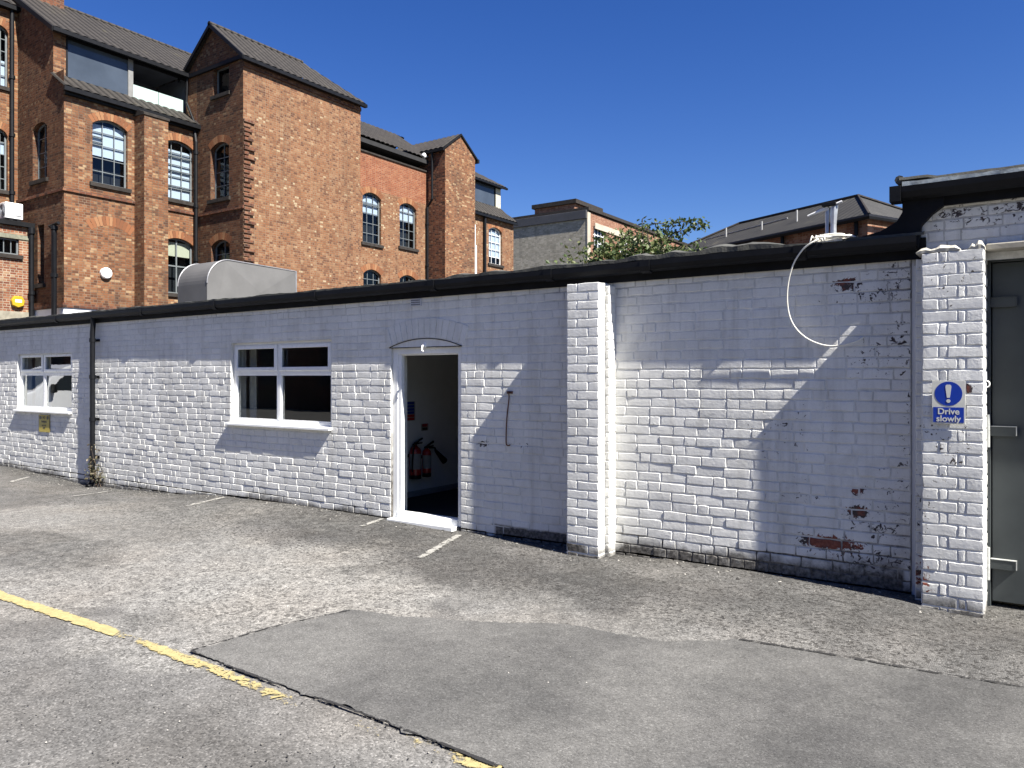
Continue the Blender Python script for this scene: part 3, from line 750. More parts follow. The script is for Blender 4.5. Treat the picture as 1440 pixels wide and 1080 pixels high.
LZ0, LZ1 = PY(1430, 349, -.12).z, PY(1430, 339, -.12).z
li = MB(); li.box((QR + .002, -.12, LZ0), (5, .2, LZ1)); li.build('lintel', simple('stained_concrete', (.24, .225, .19), .9, .35, 5, .6, 40), gar, bevel=.008)
uw = MB(); x0 = PY(1296, 0, 0).x
seal(uw, 'Y', 0.0, x0 - .05, 5, LZ1 - .1, 3.02, ()); brick_wall(uw, 'Y', 0.0, x0 - .05, 5, LZ1 - .02, 2.98, (), 51, (.002, .005))
uw.build('upper_wall', M_PAINT, gar, smooth=False, recalc=False)
bw = MB(); bw.box((x0 - .04, .25, -.2), (5, 5.5, 2.98)); bw.box((3.0, -.02, -.2), (5, .25, LZ0)); bw.build('body_wall', M_BRICKA, gar)
DY = .12
dr = MB(); DL = PY(1395, 0, DY).x; dr.box((DL, DY, .035), (DL + 1.25, DY + .05, LZ0 - .06))
sd = dr.build('steel_door', M_STEEL, gar, bevel=.004)
df = MB(); df.box((QR - .03, DY - .015, -.02), (DL - .006, DY + .1, LZ0)); df.box((DL - .006, DY - .015, LZ0 - .055), (DL + 1.26, DY + .1, LZ0)); df.box((DL + 1.256, DY - .015, -.02), (3.0, DY + .1, LZ0)); df.build('door_frame', M_STEEL, gar, bevel=.003)
for zy, mt in ((425, M_STEEL), (606, M_STEEL2), (793, M_STEEL2)):  # sun on the lower hinges' barrels and edges painted in as lighter steel
    z = PY(1400, zy, DY - .03).z; h = MB(); hx = PY(1389, 0, DY - .06).x
    h.lathe((hx, DY - .045, z), [(.013, -.115), (.013, -.002), (.0115, -.001), (.0115, .001), (.013, .002), (.013, .115)], 12)
    h.box((hx + .014, DY - .03, z - .035), (hx + .165, DY - .002, z + .03), 1); h.box((hx + .014, DY - .034, z + .0305), (hx + .167, DY - .002, z + .035)); h.box((hx + .1655, DY - .034, z - .03), (hx + .171, DY - .002, z + .035))
    h.build('hinge', [mt, M_STEEL], sd)
rfz = 3.0
rr = MB(); GX0 = PY(1254, 0, -.14).x
rr.box((GX0 + .07, -.05, 2.84), (5, -.02, 2.99)); fo = rr.build('fascia', M_FASCIA, gar, bevel=.003)
gg = MB(); prev = None
for x in (GX0, 5):
    pr = [(x, -.052, 2.97), (x, -.055, 2.93), (x, -.1, 2.895), (x, -.135, 2.91), (x, -.155, 2.95), (x, -.158, 2.99), (x, -.146, 2.99), (x, -.06, 2.985)]
    cur = [gg.vert(p) for p in pr]
    if prev:
        for k in range(8): gg.face([prev[k], cur[k], cur[(k + 1) % 8], prev[(k + 1) % 8]])
        gg.face(cur[::-1])
    else: gg.face(cur)
    prev = cur
gg.box((GX0 - .012, -.168, 2.885), (GX0 + .06, -.045, 2.996)); gg.build('gutter', M_BLACK, gar)
ro = MB(); prev = None; RX0 = PY(1265, 0, -.12).x
x = RX0
while x < 5.0:
    zz = 3.02 + .012 * fbm(x * 2, 3) + .012 * (1 if abs((x - RX0) % .9 - .1) < .12 else 0)
    cur = [ro.vert(p) for p in ((x, -.14, zz), (x, -.135, zz + .02), (x, .5, zz + .07), (x, 5.6, zz + .5))]
    if prev:
        for k in range(3): ro.face([prev[k], cur[k], cur[k + 1], prev[k + 1]])
    prev = cur; x += .06
ro.tube([(RX0, -.13, 3.045), (RX0, .6, 3.1), (RX0, 5.5, 3.55)], .032, 8)
ro.build('roof', M_FELT, gar, recalc=False)
fs = MB(); prev = None; x = RX0 + .02
while x < 5:
    cur = [fs.vert((x, -.146 + .004 * fbm(x * 9, 1), 2.992 + .006 * fbm(x * 5, 2))), fs.vert((x, -.147 + .006 * fbm(x * 7, 4), 3.02 + .008 * fbm(x * 4, 7)))]
    if prev: fs.face([prev[0], cur[0], cur[1], prev[1]])
    prev = cur; x += .05
fs.build('flashing', simple('lead_flashing', (.4, .44, .43), .45, .3, 8, .5, 30, metal=.3), gar, recalc=False)
# tarred boards closing the step between the two roofs
tb = MB(); pts = [PY(*p, -.03) for p in ((1200, 338), (1240, 326), (1262, 313), (1270, 300), (1270, 272), (1328, 272), (1328, 290), (1312, 302), (1297, 318), (1292, 350), (1200, 352))]
tb.prism([(p.x, -.075, p.z) for p in pts], (0, .06, 0)); tb.build('tarred_board', M_FASCIA, gar, bevel=.004)
ex = MB(); ex.box((GX0 + .1, -.015, 2.6), (x0 - .02, 5.5, 2.985)); ex.build('side_wall', M_BRICKD, gar)

# ------------------------------------------------------------------ mill
XA = -26.2; YA = PX(90, 0, XA).y; YB = PX(277, 0, XA).y; XB = PY(342, 0, YB).x; YBe = PX(507, 0, XB).y
XD = XB; YD = PX(626, 0, XD).y; XC = PY(601, 0, YD).x; YDe = PX(668, 0, XD).y; XE = XC; YE = PX(722, 0, XE).y
XZ = PY(25, 0, YA).x
mill = thing('brick_mill', (-26, 14, 0), 'tall red brick mill with arched windows and grey tiled roofs behind the shed', 'mill')
def ringarch(mb, axis, plane, a, b, zt, rise, n=11, h=.26, out=.005):
    mb = MB(); ARCHES.append(mb)
    pts = arc(a, b, zt, rise, n); w = (b - a) / 2; rad = (w * w + rise * rise) / (2 * rise); c = (a + b) / 2; cz_ = zt - rad
    for p, q in zip(pts, pts[1:]):
        e = .008 / max(.01, math.hypot(q[0] - p[0], q[1] - p[1])); 
        P = (p[0] + (q[0] - p[0]) * e, p[1] + (q[1] - p[1]) * e); Q = (q[0] - (q[0] - p[0]) * e, q[1] - (q[1] - p[1]) * e)
        f = lambda s: (c + (s[0] - c) * (1 + h / rad), cz_ + (s[1] - cz_) * (1 + h / rad))
        A = [P3(axis, plane, *s, out) for s in (P, Q, f(Q), f(P))]
        ext = Vector(P3(axis, 0, 0, 0, -out - .02)); mb.prism(A, ext)
def mwin(parent, axis, plane, o, cols, rows, blind=None, bm=None, fm=None, recess=.12, sill=True, thick=.025, extra=None):
    a, b, c, d = o[:4]; rise = o[4] if len(o) > 4 else 0; fm = fm or M_FRAME
    def top(u):
        if rise < 1e-3: return d
        w = (b - a) / 2; rad = (w * w + rise * rise) / (2 * rise); x = u - (a + b) / 2
        return d - rad + math.sqrt(max(0, rad * rad - x * x))
    fr = MB()
    def bar(u0, z0, u1, z1, p0, p1): fr.box(P3(axis, plane, u0, z0, p0), P3(axis, plane, u1, z1, p1))
    pf, pb = -recess, -recess - .05
    e = .055
    bar(a, c, a + e, top(a + e) , pf, pb); bar(b - e, c, b, top(b - e), pf, pb); bar(a + e, c, b - e, c + e, pf, pb)
    pts = arc(a, b, d, rise, 10)
    for p, q in zip(pts, pts[1:]):
        fr.prism([P3(axis, plane, p[0], p[1], pf), P3(axis, plane, q[0], q[1], pf), P3(axis, plane, q[0], q[1] - e, pf), P3(axis, plane, p[0], p[1] - e, pf)], Vector(P3(axis, 0, 0, 0, -.05)))
    for k in range(1, cols):
        u = a + (b - a) * k / cols; bar(u - thick / 2, c + e, u + thick / 2, top(u) - .02, pf - .008, pb)
    spring = d - rise
    for k in range(1, rows):
        z = c + (d - c) * k / rows
        uu = [u for u in (a + (b - a) * j / 40 for j in range(41)) if top(u) > z + .02]
        if uu: bar(min(uu), z - thick / 2, max(uu), z + thick / 2, pf - .012, pb)
    if extra: 
        for (f0, f1, z, t) in extra: bar(a + (b - a) * f0, c + (d - c) * z - t / 2, a + (b - a) * f1, c + (d - c) * z + t / 2, pf + .02, pb)
    win = fr.build('window', fm, parent)
    pa = MB(); loop = [(a, c)] + pts + [(b, c)]
    pa.poly([P3(axis, plane, *q, pf - .03) for q in loop]); pa.build('pane', M_GLASS, win)
    rm = MB(); dp_ = -recess - .4
    rm.poly([P3(axis, plane, *q, dp_) for q in loop])
    for p, q in zip(loop, loop[1:] + loop[:1]): rm.poly([P3(axis, plane, *p, pf - .06), P3(axis, plane, *q, pf - .06), P3(axis, plane, *q, dp_), P3(axis, plane, *p, dp_)])
    rm.build('room', M_DARK, win)
    if blind:
        bl = MB(); zb = c + (d - c) * blind[0]; zt_ = c + (d - c) * blind[1]; f0, f1 = blind[2:4] if len(blind) > 2 else (0, 1)
        bl.box(P3(axis, plane, a + (b - a) * f0 + .02, zb, pf - .075), P3(axis, plane, a + (b - a) * f1 - .02, zt_, pf - .085)); bl.build('blind', bm or M_BLIND, win)
    if sill:
        s = MB(); s.box(P3(axis, plane, a - .1, c - .13, .08), P3(axis, plane, b + .1, c - .002, -recess)); s.build('sill', M_DARKSTONE, win)
    return win
def wpx(xl, xr, yc, yb, X, rise=.2):
    return (PX(xl, 0, X).y, PX(xr, 0, X).y, PX(xl, yb, X).z, PX((xl + xr) / 2, yc, X).z, rise)
def wpy(xl, xr, yc, yb, Y, rise=.2):
    return (PY(xl, 0, Y).x, PY(xr, 0, Y).x, PY(xl, yb, Y).z, PY((xl + xr) / 2, yc, Y).z, rise)
ARCHES, STR = [], []
arches = None
class _S:
    def box(self, a_, b_): m_ = MB(); m_.box(a_, b_); STR.append(m_)
strg = _S()
# wing Z, far left
mw = MB(); zt = PX(10, 14, XZ).z
oz = [wpx(-16, 12, 34, 116, XZ, .22), wpx(-16, 11, 180, 264, XZ, .22)]
facade(mw, 'X', XZ, YA - 9, YA, 2.5, zt, oz, .14)
for o in oz: mwin(mill, 'X', XZ, o, 3, 5, (.0, .45, .3, 1) if o is oz[0] else (.6, .8)); ringarch(arches, 'X', XZ, *o[:2], o[3], o[4])
# wing A
zeA = PX(90, 124, XA).z; z0A = 2.5; zpl = PX(90, 433, XA).z
wA = [wpx(130, 179.5, 170, 256, XA, .22), wpx(229, 272, 198, 277, XA, .2), wpx(229, 272, 335, 411, XA, .2)]
facade(mw, 'X', XA, YA, YB, z0A, zeA, wA, .14, 0)
mwin(mill, 'X', XA, wA[0], 3, 5, (.44, .92), extra=[(0, .33, .72, .03), (0, .33, .64, .03)]); mwin(mill, 'X', XA, wA[1], 3, 5, (.04, .85), extra=[(0, 1, .74, .03), (0, 1, .5, .03), (0, 1, .24, .03)]); mwin(mill, 'X', XA, wA[2], 2, 2, (.68, .93), M_CREAM, thick=.05)
for o in wA: ringarch(arches, 'X', XA, *o[:2], o[3], o[4], 12)
o = wpx(128, 183, 318, 420, XA, .22); ringarch(arches, 'X', XA, *o[:2], o[3], o[4], 13, .32)
XA2 = PY(75, 0, YA).x; zat0 = PX(75, 104, XA2).z; zat1 = PX(75, 40, XA2).z; RW = 3.6; zrA = zat1 + .68 * RW
# end face of wing A, stepping back at the attic, up to the verge
wy = [wpy(46, 66, 172, 256, YA, .18), wpy(53, 62, 316, 400, YA, .0)]
my = MB(); facade(my, 'Y', YA, XZ - 4, XA, z0A, zat0, wy, .2)
mwin(mill, 'Y', YA, wy[0], 2, 4, recess=.16); mwin(mill, 'Y', YA, wy[1], 1, 2, recess=.2)
my.poly([(XZ - 6, YA, zat0), (XA2, YA, zat0), (XA2, YA, zat1), (XA2 - RW, YA, zrA), (XZ - 6, YA, zrA - .5)])
# attic storey A
yg0 = PX(93, 0, XA2).y; yg1 = PX(180, 0, XA2).y; yg2 = PX(187, 0, XA2).y; yg3 = PX(266, 0, XA2).y
mw.poly([(XA2, YA, zat0 - .3), (XA2, yg0, zat0 - .3), (XA2, yg0, zat1), (XA2, YA, zat1)])
mw.poly([(XA2 - RW * 2, YB, zeA), (XA - .002, YB, zeA), (XA - .002, YB, zat0), (XA2 - RW * 2, YB, zat0)])
at = MB(); at.box((XA2 - .06, yg0, zat0 + .05), (XA2 - .02, yg1, zat1 - .2)); gz_ = at.build('attic_glazing', simple('attic_glass', (.05, .063, .082), .12, .25, .6, spec=.4), mill)
af = MB(); af.box((XA2 - .08, yg0, zat0 - .1), (XA2 + .01, yg1, zat0 + .05)); af.box((XA2 - .08, yg0, zat1 - .2), (XA2 + .01, yg3, zat1 + .02)); af.box((XA2 - .08, yg0 - .01, zat0 + .05), (XA2 + .01, yg0 + .05, zat1 - .2)); ym = PX(144, 0, XA2).y; af.box((XA2 - .5, ym - .04, zat0 + .9), (XA2 - .4, ym + .04, zat1 - .2))
af.build('attic_frame', M_FASCIA, mill)
po = MB(); po.box((XA2 - .1, yg1, zat0 - .1), (XA2 + .02, yg2, zat1 - .15)); po.build('attic_post', simple('grey_post', (.17, .17, .165), .7), mill)
ar = MB(); ar.box((XA2 - 2.2, yg0, zat0 - .2), (XA2 - 2.1, YB, zat1)); ar.box((XA2 - 2.1, yg3, zat0 - .2), (XA2 - .1, yg3 + .1, zat1)); ar.box((XA2 - 2.1, yg0, zat1 - .02), (XA2 - .09, YB, zat1 + .05)); ar.box((XA2 - 2.1, yg0, zat0 - .2), (XA2 - .1, YB, zat0 - .1)); ar.build('attic_room', simple('grey_attic_room', (.1, .11, .13), .9, .3, 1), mill)
ba = MB(); zb0 = PX(187, 138, XA2).z; yb1 = PX(258, 0, XA2).y; ymid = (yg2 + yb1) / 2
for (u, v) in ((yg2 + .02, ymid - .01), (ymid + .01, yb1)): ba.box((XA2 - .05, u, zat0 - .1), (XA2 - .03, v, PX(187, 118, XA2).z))
ba.build('balustrade', M_BALUS, mill)
rA = MB(); ov = .28
rA.roof((XA2 + ov, YA - .15, zat1 - .05), (XA2 + ov, YB + 3, zat1 - .05), (XA2 - RW, YB + 3, zrA), (XA2 - RW, YA - .15, zrA)); rA.roof((XA2 - 2 * RW, YB + 4, zat1 - .1), (XA2 - 2 * RW, YA - .15, zat1 - .1), (XA2 - RW, YA - .15, zrA), (XA2 - RW, YB + 4, zrA))
rA.roof((XA + .2, YA - .1, zeA + .03), (XA + .2, YB, zeA + .03), (XA2 - .02, YB, zat0 + .02), (XA2 - .02, YA - .1, zat0 + .02))
rA.tube([(XA2 - RW, YA - .15, zrA + .02), (XA2 - RW, YB + 3, zrA + .02)], .1, 8)
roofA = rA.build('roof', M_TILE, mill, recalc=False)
ga = MB(); ga.box((XA2 + ov - .06, YA - .15, zat1 - .18), (XA2 + ov + .06, YB, zat1 - .05)); ga.box((XA + .12, YA - .1, zeA - .12), (XA + .26, YB, zeA + .02)); ga.box((XA, YA - .02, zeA - .2), (XA + .12, YB, zeA - .08))
ga.prism([(XA2 + ov, YA - .17, zat1 - .2), (XA2 + ov, YA - .17, zat1 - .04), (XA2 - RW, YA - .17, zrA + .02), (XA2 - RW, YA - .17, zrA - .16)], (0, .05, 0))
ga.build('gutter', M_BLACK, mill)
# pilaster of wing A
YP = PX(189, 0, XA).y; XP = PY(203, 0, YP).x; YPe = PX(236.5, 0, XP).y; zpt = PX(203, 160, XP).z
mw.box((XA + .002, YP, z0A), (XP, YPe, zpt))
pc = MB(); pc.prism([(XA + .01, YP - .04, zpt + .02), (XP + .04, YP - .04, zpt - .02), (XP + .04, YP - .04, zpt + .06), (XA + .01, YP - .04, zpt + .32)], (0, YPe - YP + .08, 0)); pc.build('pilaster_cap', M_DARKSTONE, mill)
zs = PX(90, 266, XA).z
strg.box((XA, YA - .05, zs - .05), (XA + .06, YP - .002, zs + .06)); strg.box((XA, YPe + .002, zs - .05), (XA + .06, YB - .002, zs + .06)); strg.box((XZ + .01, YA - .06, zs - .05), (XA + .058, YA - .001, zs + .06))
strg.box((XA - .5, YB - .06, zs - .11), (XB + .05, YB - .001, zs))
zc_ = PX(90, 427, XA).z
strg.box((XA + .001, YA - .05, zc_ - .12), (XA + .09, YP - .002, zc_ + .03)); strg.box((XZ + .01, YA - .08, zc_ - .12), (XA + .088, YA - .002, zc_ + .03))
pl = MB(); pl.box((XZ + .3, YA - .03, 2.0), (XA + .04, YA + .02, zc_ - .125)); pl.box((XA + .002, YA + .021, 2.0), (XA + .042, YB - .6, zc_ - .125)); pl.build('plinth', M_RENDER, mill)
# wing B: gable facing the yard, long blank flank
zeB = PY(342, 78, YB).z; XBl = XB - 3.5; XBm = (XB + XBl) / 2; zrB = zeB + 1.45
wB = [wpy(300, 322, 93, 136, YB, 0), wpy(296, 322, 200, 282, YB, .2), wpy(297, 323, 337, 415, YB, .2)]
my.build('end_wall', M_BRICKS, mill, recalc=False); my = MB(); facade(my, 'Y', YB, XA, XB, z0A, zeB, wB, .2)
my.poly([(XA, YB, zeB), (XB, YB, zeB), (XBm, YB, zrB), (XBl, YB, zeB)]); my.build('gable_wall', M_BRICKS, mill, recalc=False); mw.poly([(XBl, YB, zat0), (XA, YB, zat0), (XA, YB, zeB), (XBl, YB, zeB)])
mwin(mill, 'Y', YB, wB[0], 1, 1, recess=.16); mwin(mill, 'Y', YB, wB[1], 2, 4, recess=.18); mwin(mill, 'Y', YB, wB[2], 2, 4, recess=.18)
for o in wB[1:]: ringarch(arches, 'Y', YB, *o[:2], o[3], o[4], 10)
mwall = mw
mb2 = MB(); facade(mb2, 'X', XB, YB, YBe, z0A, zeB, ()); mb2.poly([(XB, YBe, z0A), (XBl, YBe, z0A), (XBl, YBe, zeB), (XBm, YBe, zrB - .6), (XB, YBe, zeB)])
mb2.build('flank_wall', M_BRICKP, mill, recalc=False)
rB = MB(); hip = 1.6
rB.roof((XB + .22, YB - .18, zeB - .1), (XB + .22, YBe + .15, zeB - .1), (XBm, YBe - hip, zrB + .06), (XBm, YB - .18, zrB + .06)); rB.roof((XBl - .22, YBe + .15, zeB - .1), (XBl - .22, YB - .18, zeB - .1), (XBm, YB - .18, zrB + .06), (XBm, YBe - hip, zrB + .06))
rB.roof((XB + .22, YBe + .15, zeB - .1), (XBl - .22, YBe + .15, zeB - .1), (XBm, YBe - hip, zrB + .06), (XBm, YBe - hip, zrB + .06))
rB.tube([(XBm, YB - .2, zrB + .08), (XBm, YBe - hip, zrB + .08)], .09, 8)
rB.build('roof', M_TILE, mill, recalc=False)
gB = MB(); gB.box((XB + .1, YB - .18, zeB - .22), (XB + .26, YBe + .15, zeB - .1))
for sx, xe in ((1, XB + .22), (-1, XBl - .22)): gB.prism([(xe, YB - .2, zeB - .2), (xe, YB - .2, zeB - .06), (XBm, YB - .2, zrB + .1), (XBm, YB - .2, zrB - .06)], (0, .06, 0))
gB.box((XBl, YB - .1, zeB - .12), (XB + .1, YB - .02, zeB + .02)); gB.build('gutter', M_BLACK, mill)
cb = MB(); cb.box((XB + .001, YB, zeB - .38), (XB + .05, YBe, zeB - .225)); cb.build('eaves_course', M_BRICKD, mill)
# ragged toothing where a wall once joined wing B
tt = MB(); ztop = PX(345, 168, XB).z; z = 2.6; k = 0
while z < ztop:
    L = (.42 if k % 2 else .26) * rnd.uniform(.8, 1.15); o_ = rnd.uniform(.03, .1)
    tt.box((XB + .001, YB + .002, z + .02), (XB + o_, YB + L, z + .13), 0); z += .165; k += 1
tt.build('brick_toothing', M_BRICKD, mill, bevel=.008)
# wing C with roof terrace
zpC = PX(507, 212, XC).z; zban = PX(507, 262, XC).z
wC = [wpx(510, 536, 271, 340, XC, .22), wpx(562, 585.5, 286, 346, XC, .22), wpx(511, 536, 379, 446, XC, .22), wpx(562, 586, 387, 448, XC, .22)]
mc = MB(); facade(mc, 'X', XC, YBe - .5, YD, z0A, zban, wC, .14); 
nb = MB(); nb.poly([(XC, YBe - .5, zban), (XC, YD, zban), (XC, YD, zpC), (XC, YBe - .5, zpC)]); nb.poly([(XC - .25, YBe - .5, zban), (XC - .25, YD, zban), (XC - .25, YD, zpC), (XC - .25, YBe - .5, zpC)]); nb.build('parapet', M_BRICKR, mill, recalc=False)
cc = MB(); cc.box((XC - .3, YBe - .5, zpC), (XC + .06, YD, zpC + .07)); cc.build('coping', M_DARKSTONE, mill)
for k, o in enumerate(wC):
    mwin(mill, 'X', XC, o, 3, 5, (.58, .93) if k < 2 else None, extra=[(0, 1, .76, .03)] if k == 0 else None); ringarch(arches, 'X', XC, *o[:2], o[3], o[4], 10)
zeC = PX(507, 191, XC).z; 
rC = MB(); zrC = zeC + 1.8
rC.roof((XC + .1, YBe - .5, zeC), (XC + .1, YD + .5, zeC), (XC - 2.6, YD + .5, zrC), (XC - 2.6, YBe - .5, zrC)); rC.roof((XC - 5.2, YD + 1.2, zeC), (XC - 5.2, YBe - .5, zeC), (XC - 2.6, YBe - .5, zrC), (XC - 2.6, YD + 1.2, zrC))
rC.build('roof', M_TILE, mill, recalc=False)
tc = MB(); tc.box((XC - 1.9, YBe, zban), (XC - 1.8, YD + 1, zeC)); tc.box((XC - 1.8, YBe, zeC - .25), (XC + .06, YD, zeC - .06)); tc.box((XC - 1.8, YBe, zban), (XC - .3, YD, zban + .1)); tc.build('terrace_recess', M_DARK, mill)
tp = MB(); yt = PX(577, 0, XC - .9).y; tp.box((XC - 1.0, yt - .06, zpC - .6), (XC - .88, yt + .06, zpC + .25)); tp.build('terrace_post', M_RENDER, mill)
# tower D
zeD = PX(626, 207, XD).z; ym = (YD + YDe) / 2; zrD = PX(645, 190, XD).z
md = MB(); md.poly([(XD, YD, z0A), (XD, YDe, z0A), (XD, YDe, zeD), (XD, ym, zrD), (XD, YD, zeD)]); md.poly([(XD, YDe, z0A), (XD - 5, YDe, z0A), (XD - 5, YDe, zeD), (XD, YDe, zeD)])
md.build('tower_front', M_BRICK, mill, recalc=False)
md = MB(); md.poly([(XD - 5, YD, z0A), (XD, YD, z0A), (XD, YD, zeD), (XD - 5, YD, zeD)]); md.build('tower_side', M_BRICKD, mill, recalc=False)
rD = MB()
rD.roof((XD - 6, YD - .15, zeD - .04), (XD + .06, YD - .15, zeD - .04), (XD + .06, ym, zrD + .06), (XD - 6, ym, zrD + .06)); rD.roof((XD + .06, YDe + .18, zeD - .06), (XD - 6, YDe + .18, zeD - .06), (XD - 6, ym, zrD + .06), (XD + .06, ym, zrD + .06))
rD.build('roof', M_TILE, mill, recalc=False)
bd = MB()
for yy in (YD - .15, YDe + .18): bd.prism([(XD, yy, zeD - .12), (XD, yy, zeD - .02), (XD, ym, zrD + .1), (XD, ym, zrD + .0)], (.07, 0, 0))
bd.box((XD - 3, YD - .2, zeD - .18), (XD + .05, YD - .08, zeD - .05)); bd.box((XD - .2, YDe + .1, zeD - .2), (XD + .1, YDe + .24, zeD - .02)); bd.build('bargeboard', M_FASCIA, mill)
# wing E
zeE = PX(722, 315, XE).z; wE = [wpx(687.5, 706, 320, 370, XE, .2)]
facade(mc, 'X', XE, YDe, YE, z0A, zeE, wE, .14); mc.poly([(XE, YE, z0A), (XE - 6, YE, z0A), (XE - 6, YE, zeE), (XE, YE, zeE)])
mwin(mill, 'X', XE, wE[0], 3, 5, (.2, .93), fm=M_FRAME2); ringarch(arches, 'X', XE, *wE[0][:2], wE[0][3], wE[0][4], 9)
mc.build('wall', M_BRICKP, mill, recalc=False)
XE2 = XE - .7; ye1 = PX(697, 0, XE2).y; ye2 = PX(704, 0, XE2).y; zE0 = PX(697, 291, XE2).z; zE1 = PX(697, 262, XE2).z
me_ = MB(); me_.poly([(XE2, ye1, zE0 - .6), (XE2, ye2, zE0 - .6), (XE2, ye2, zE1), (XE2, ye1, zE1)]); me_.poly([(XE2, ye2, zE0 - .6), (XE2 - 4, ye2, zE0 - .6), (XE2 - 4, ye2, zE1), (XE2, ye2, zE1)]); me_.build('attic_pier', simple('pale_brick', (.4, .38, .3), .85, .3, 14, .5, 40), mill, recalc=False)
ag = MB(); ag.box((XE2 - .06, YDe, zE0), (XE2 - .03, ye1, zE1 - .1)); ag.build('attic_glazing', simple('attic_glass', (.05, .063, .082)), mill)
ae = MB(); ae.box((XE2 - 1.2, YDe, zE0 - .3), (XE2 - 1.1, ye1, zE1)); ae.build('attic_room', M_DARK, mill)
af = MB(); af.box((XE2 - .08, ye1 - .08, zE0), (XE2 + .01, ye1 - .002, zE1 - .1)); af.box((XE2 - .08, YDe, zE1 - .1), (XE2 + .02, ye2, zE1)); af.box((XE2 - .08, YDe, zE0 - .1), (XE2 + .02, ye1, zE0)); af.build('attic_frame', M_FASCIA, mill)
rE = MB(); zrE = zE1 + 1.3
rE.roof((XE2 + .25, YDe - 1, zE1), (XE2 + .25, ye2 + .3, zE1), (XE2 - 1.9, ye2 - 1.2, zrE), (XE2 - 1.9, YDe - 1, zrE)); rE.roof((XE2 + .25, ye2 + .3, zE1), (XE2 - 4, ye2 + .3, zE1), (XE2 - 1.9, ye2 - 1.2, zrE), (XE2 - 1.9, ye2 - 1.2, zrE))
rE.roof((XE + .2, YDe, zeE + .05), (XE + .2, YE + .12, zeE + .05), (XE2 + .02, YE - .4, zE0 - .05), (XE2 + .02, YDe, zE0 - .05)); rE.roof((XE + .2, YE + .12, zeE + .05), (XE - 4, YE + .12, zeE + .05), (XE - 4, YE - .4, zE0 - .05), (XE2 + .02, YE - .4, zE0 - .05))
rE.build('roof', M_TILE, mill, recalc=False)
gE = MB(); gE.box((XE + .1, YDe, zeE - .1), (XE + .24, YE + .14, zeE + .03)); gE.box((XE2 + .2, YDe, zE1 - .1), (XE2 + .3, ye2 + .3, zE1)); gE.build('gutter', M_BLACK, mill)
zsE = PX(690, 388, XE).z; strg.box((XE + .001, YDe + .01, zsE - .05), (XE + .06, YE, zsE + .06))
mw.build('wall', M_BRICK, mill, recalc=False); [m_.build('window_arch', M_VOUS, mill) for m_ in ARCHES]; [m_.build('string_course', M_BRICKD, mill) for m_ in STR]
gz2 = MB(); gz2.box((XZ - .1, YA - 9, zt), (XZ + .25, YA - .01, zt + .14)); gz2.build('gutter', M_BLACK, mill)
rz = MB(); rz.roof((XZ + .25, YA - 9, zt + .14), (XZ + .25, YA - .02, zt + .14), (XZ - 3, YA - .02, zt + 2.4), (XZ - 3, YA - 9, zt + 2.4)); rz.build('roof', M_TILE, mill, recalc=False)
# chimney stack on the ridge
ch = MB(); p0 = PX(40, 0, XA2 - RW).y; p1 = PX(82, 0, XA2 - RW).y
ch.box((XA2 - RW - .45, p0, zrA - .8), (XA2 - RW + .45, p1, zrA + 2.2)); cho = ch.build('chimney', M_BRICKD, roofA)
# rainwater and vent pipes on the mill
def pipe(pts, r, name='downpipe', mat=None, collars=()):
    m = MB(); m.tube(pts, r, 8)
    for c in collars: m.lathe(c, [(r * 1.35, -.06), (r * 1.35, .06)], 10)
    return m.build(name, mat or M_BLACK, mill)
x, y = XZ + .1, YA - .22; pipe([(x, y, 3), (x, y, zt)], .07, collars=[(x, y, k) for k in (4, 6, 8, 10, 12)])
x, y = XA + .12, YB - .12; pipe([(x, y, 3), (x, y, zeA - .6), (x - .1, y - .02, zeA)], .065, collars=[(x, y, k) for k in (4.2, 6, 8, 10)])
x, y = XA + .1, YB - .07; pipe([(XA2 + .2, y, zat1 - .2), (XA2 + .15, y, zat0 + .4), (x, y, zeA - .1)], .045)
p = PX(600, 0, XC); x, y = XC + .1, YD - .12; pipe([(x, y, 3), (x, y, PX(600, 292, XC).z), (x + .3, y, PX(600, 282, XC).z), (x + .3, y, zeD - .1)], .06, collars=[(x, y, k) for k in (5, 7, 9)])
y = PX(682, 0, XE + .1).y; pipe([(XE + .1, y, 3), (XE + .1, y, zeE)], .08)
y = PX(667, 0, XE + .35).y; pipe([(XE + .35, y, 3), (XE + .35, y, PX(667, 345, XE + .35).z)], .13, 'vent_pipe', M_RENDER); pipe([(XE + .35, y, 3), (XE + .35, y, PX(667, 316, XE + .35).z)], .07, 'vent_pipe', M_RENDER)
x = PY(76, 0, YA - .2).x; zv = PY(76, 318, YA - .2).z; pipe([(x, YA - .2, 3), (x, YA - .2, zv)], .085, 'vent_pipe', collars=[(x, YA - .2, zv - .05), (x, YA - .2, zv - 1.6)])
pv_ = MB(); pv_.tube([(x - .3, YA - .2, zv + .02), (x + .3, YA - .2, zv + .08)], .05, 6); pv_.tube([(x + .1, YA - .25, zv - .2), (x + .12, YA - .25, zv - 2), (x + .06, YA - .26, zv - 3)], .02, 5); pv_.build('vent_fitting', M_BLACK, mill)

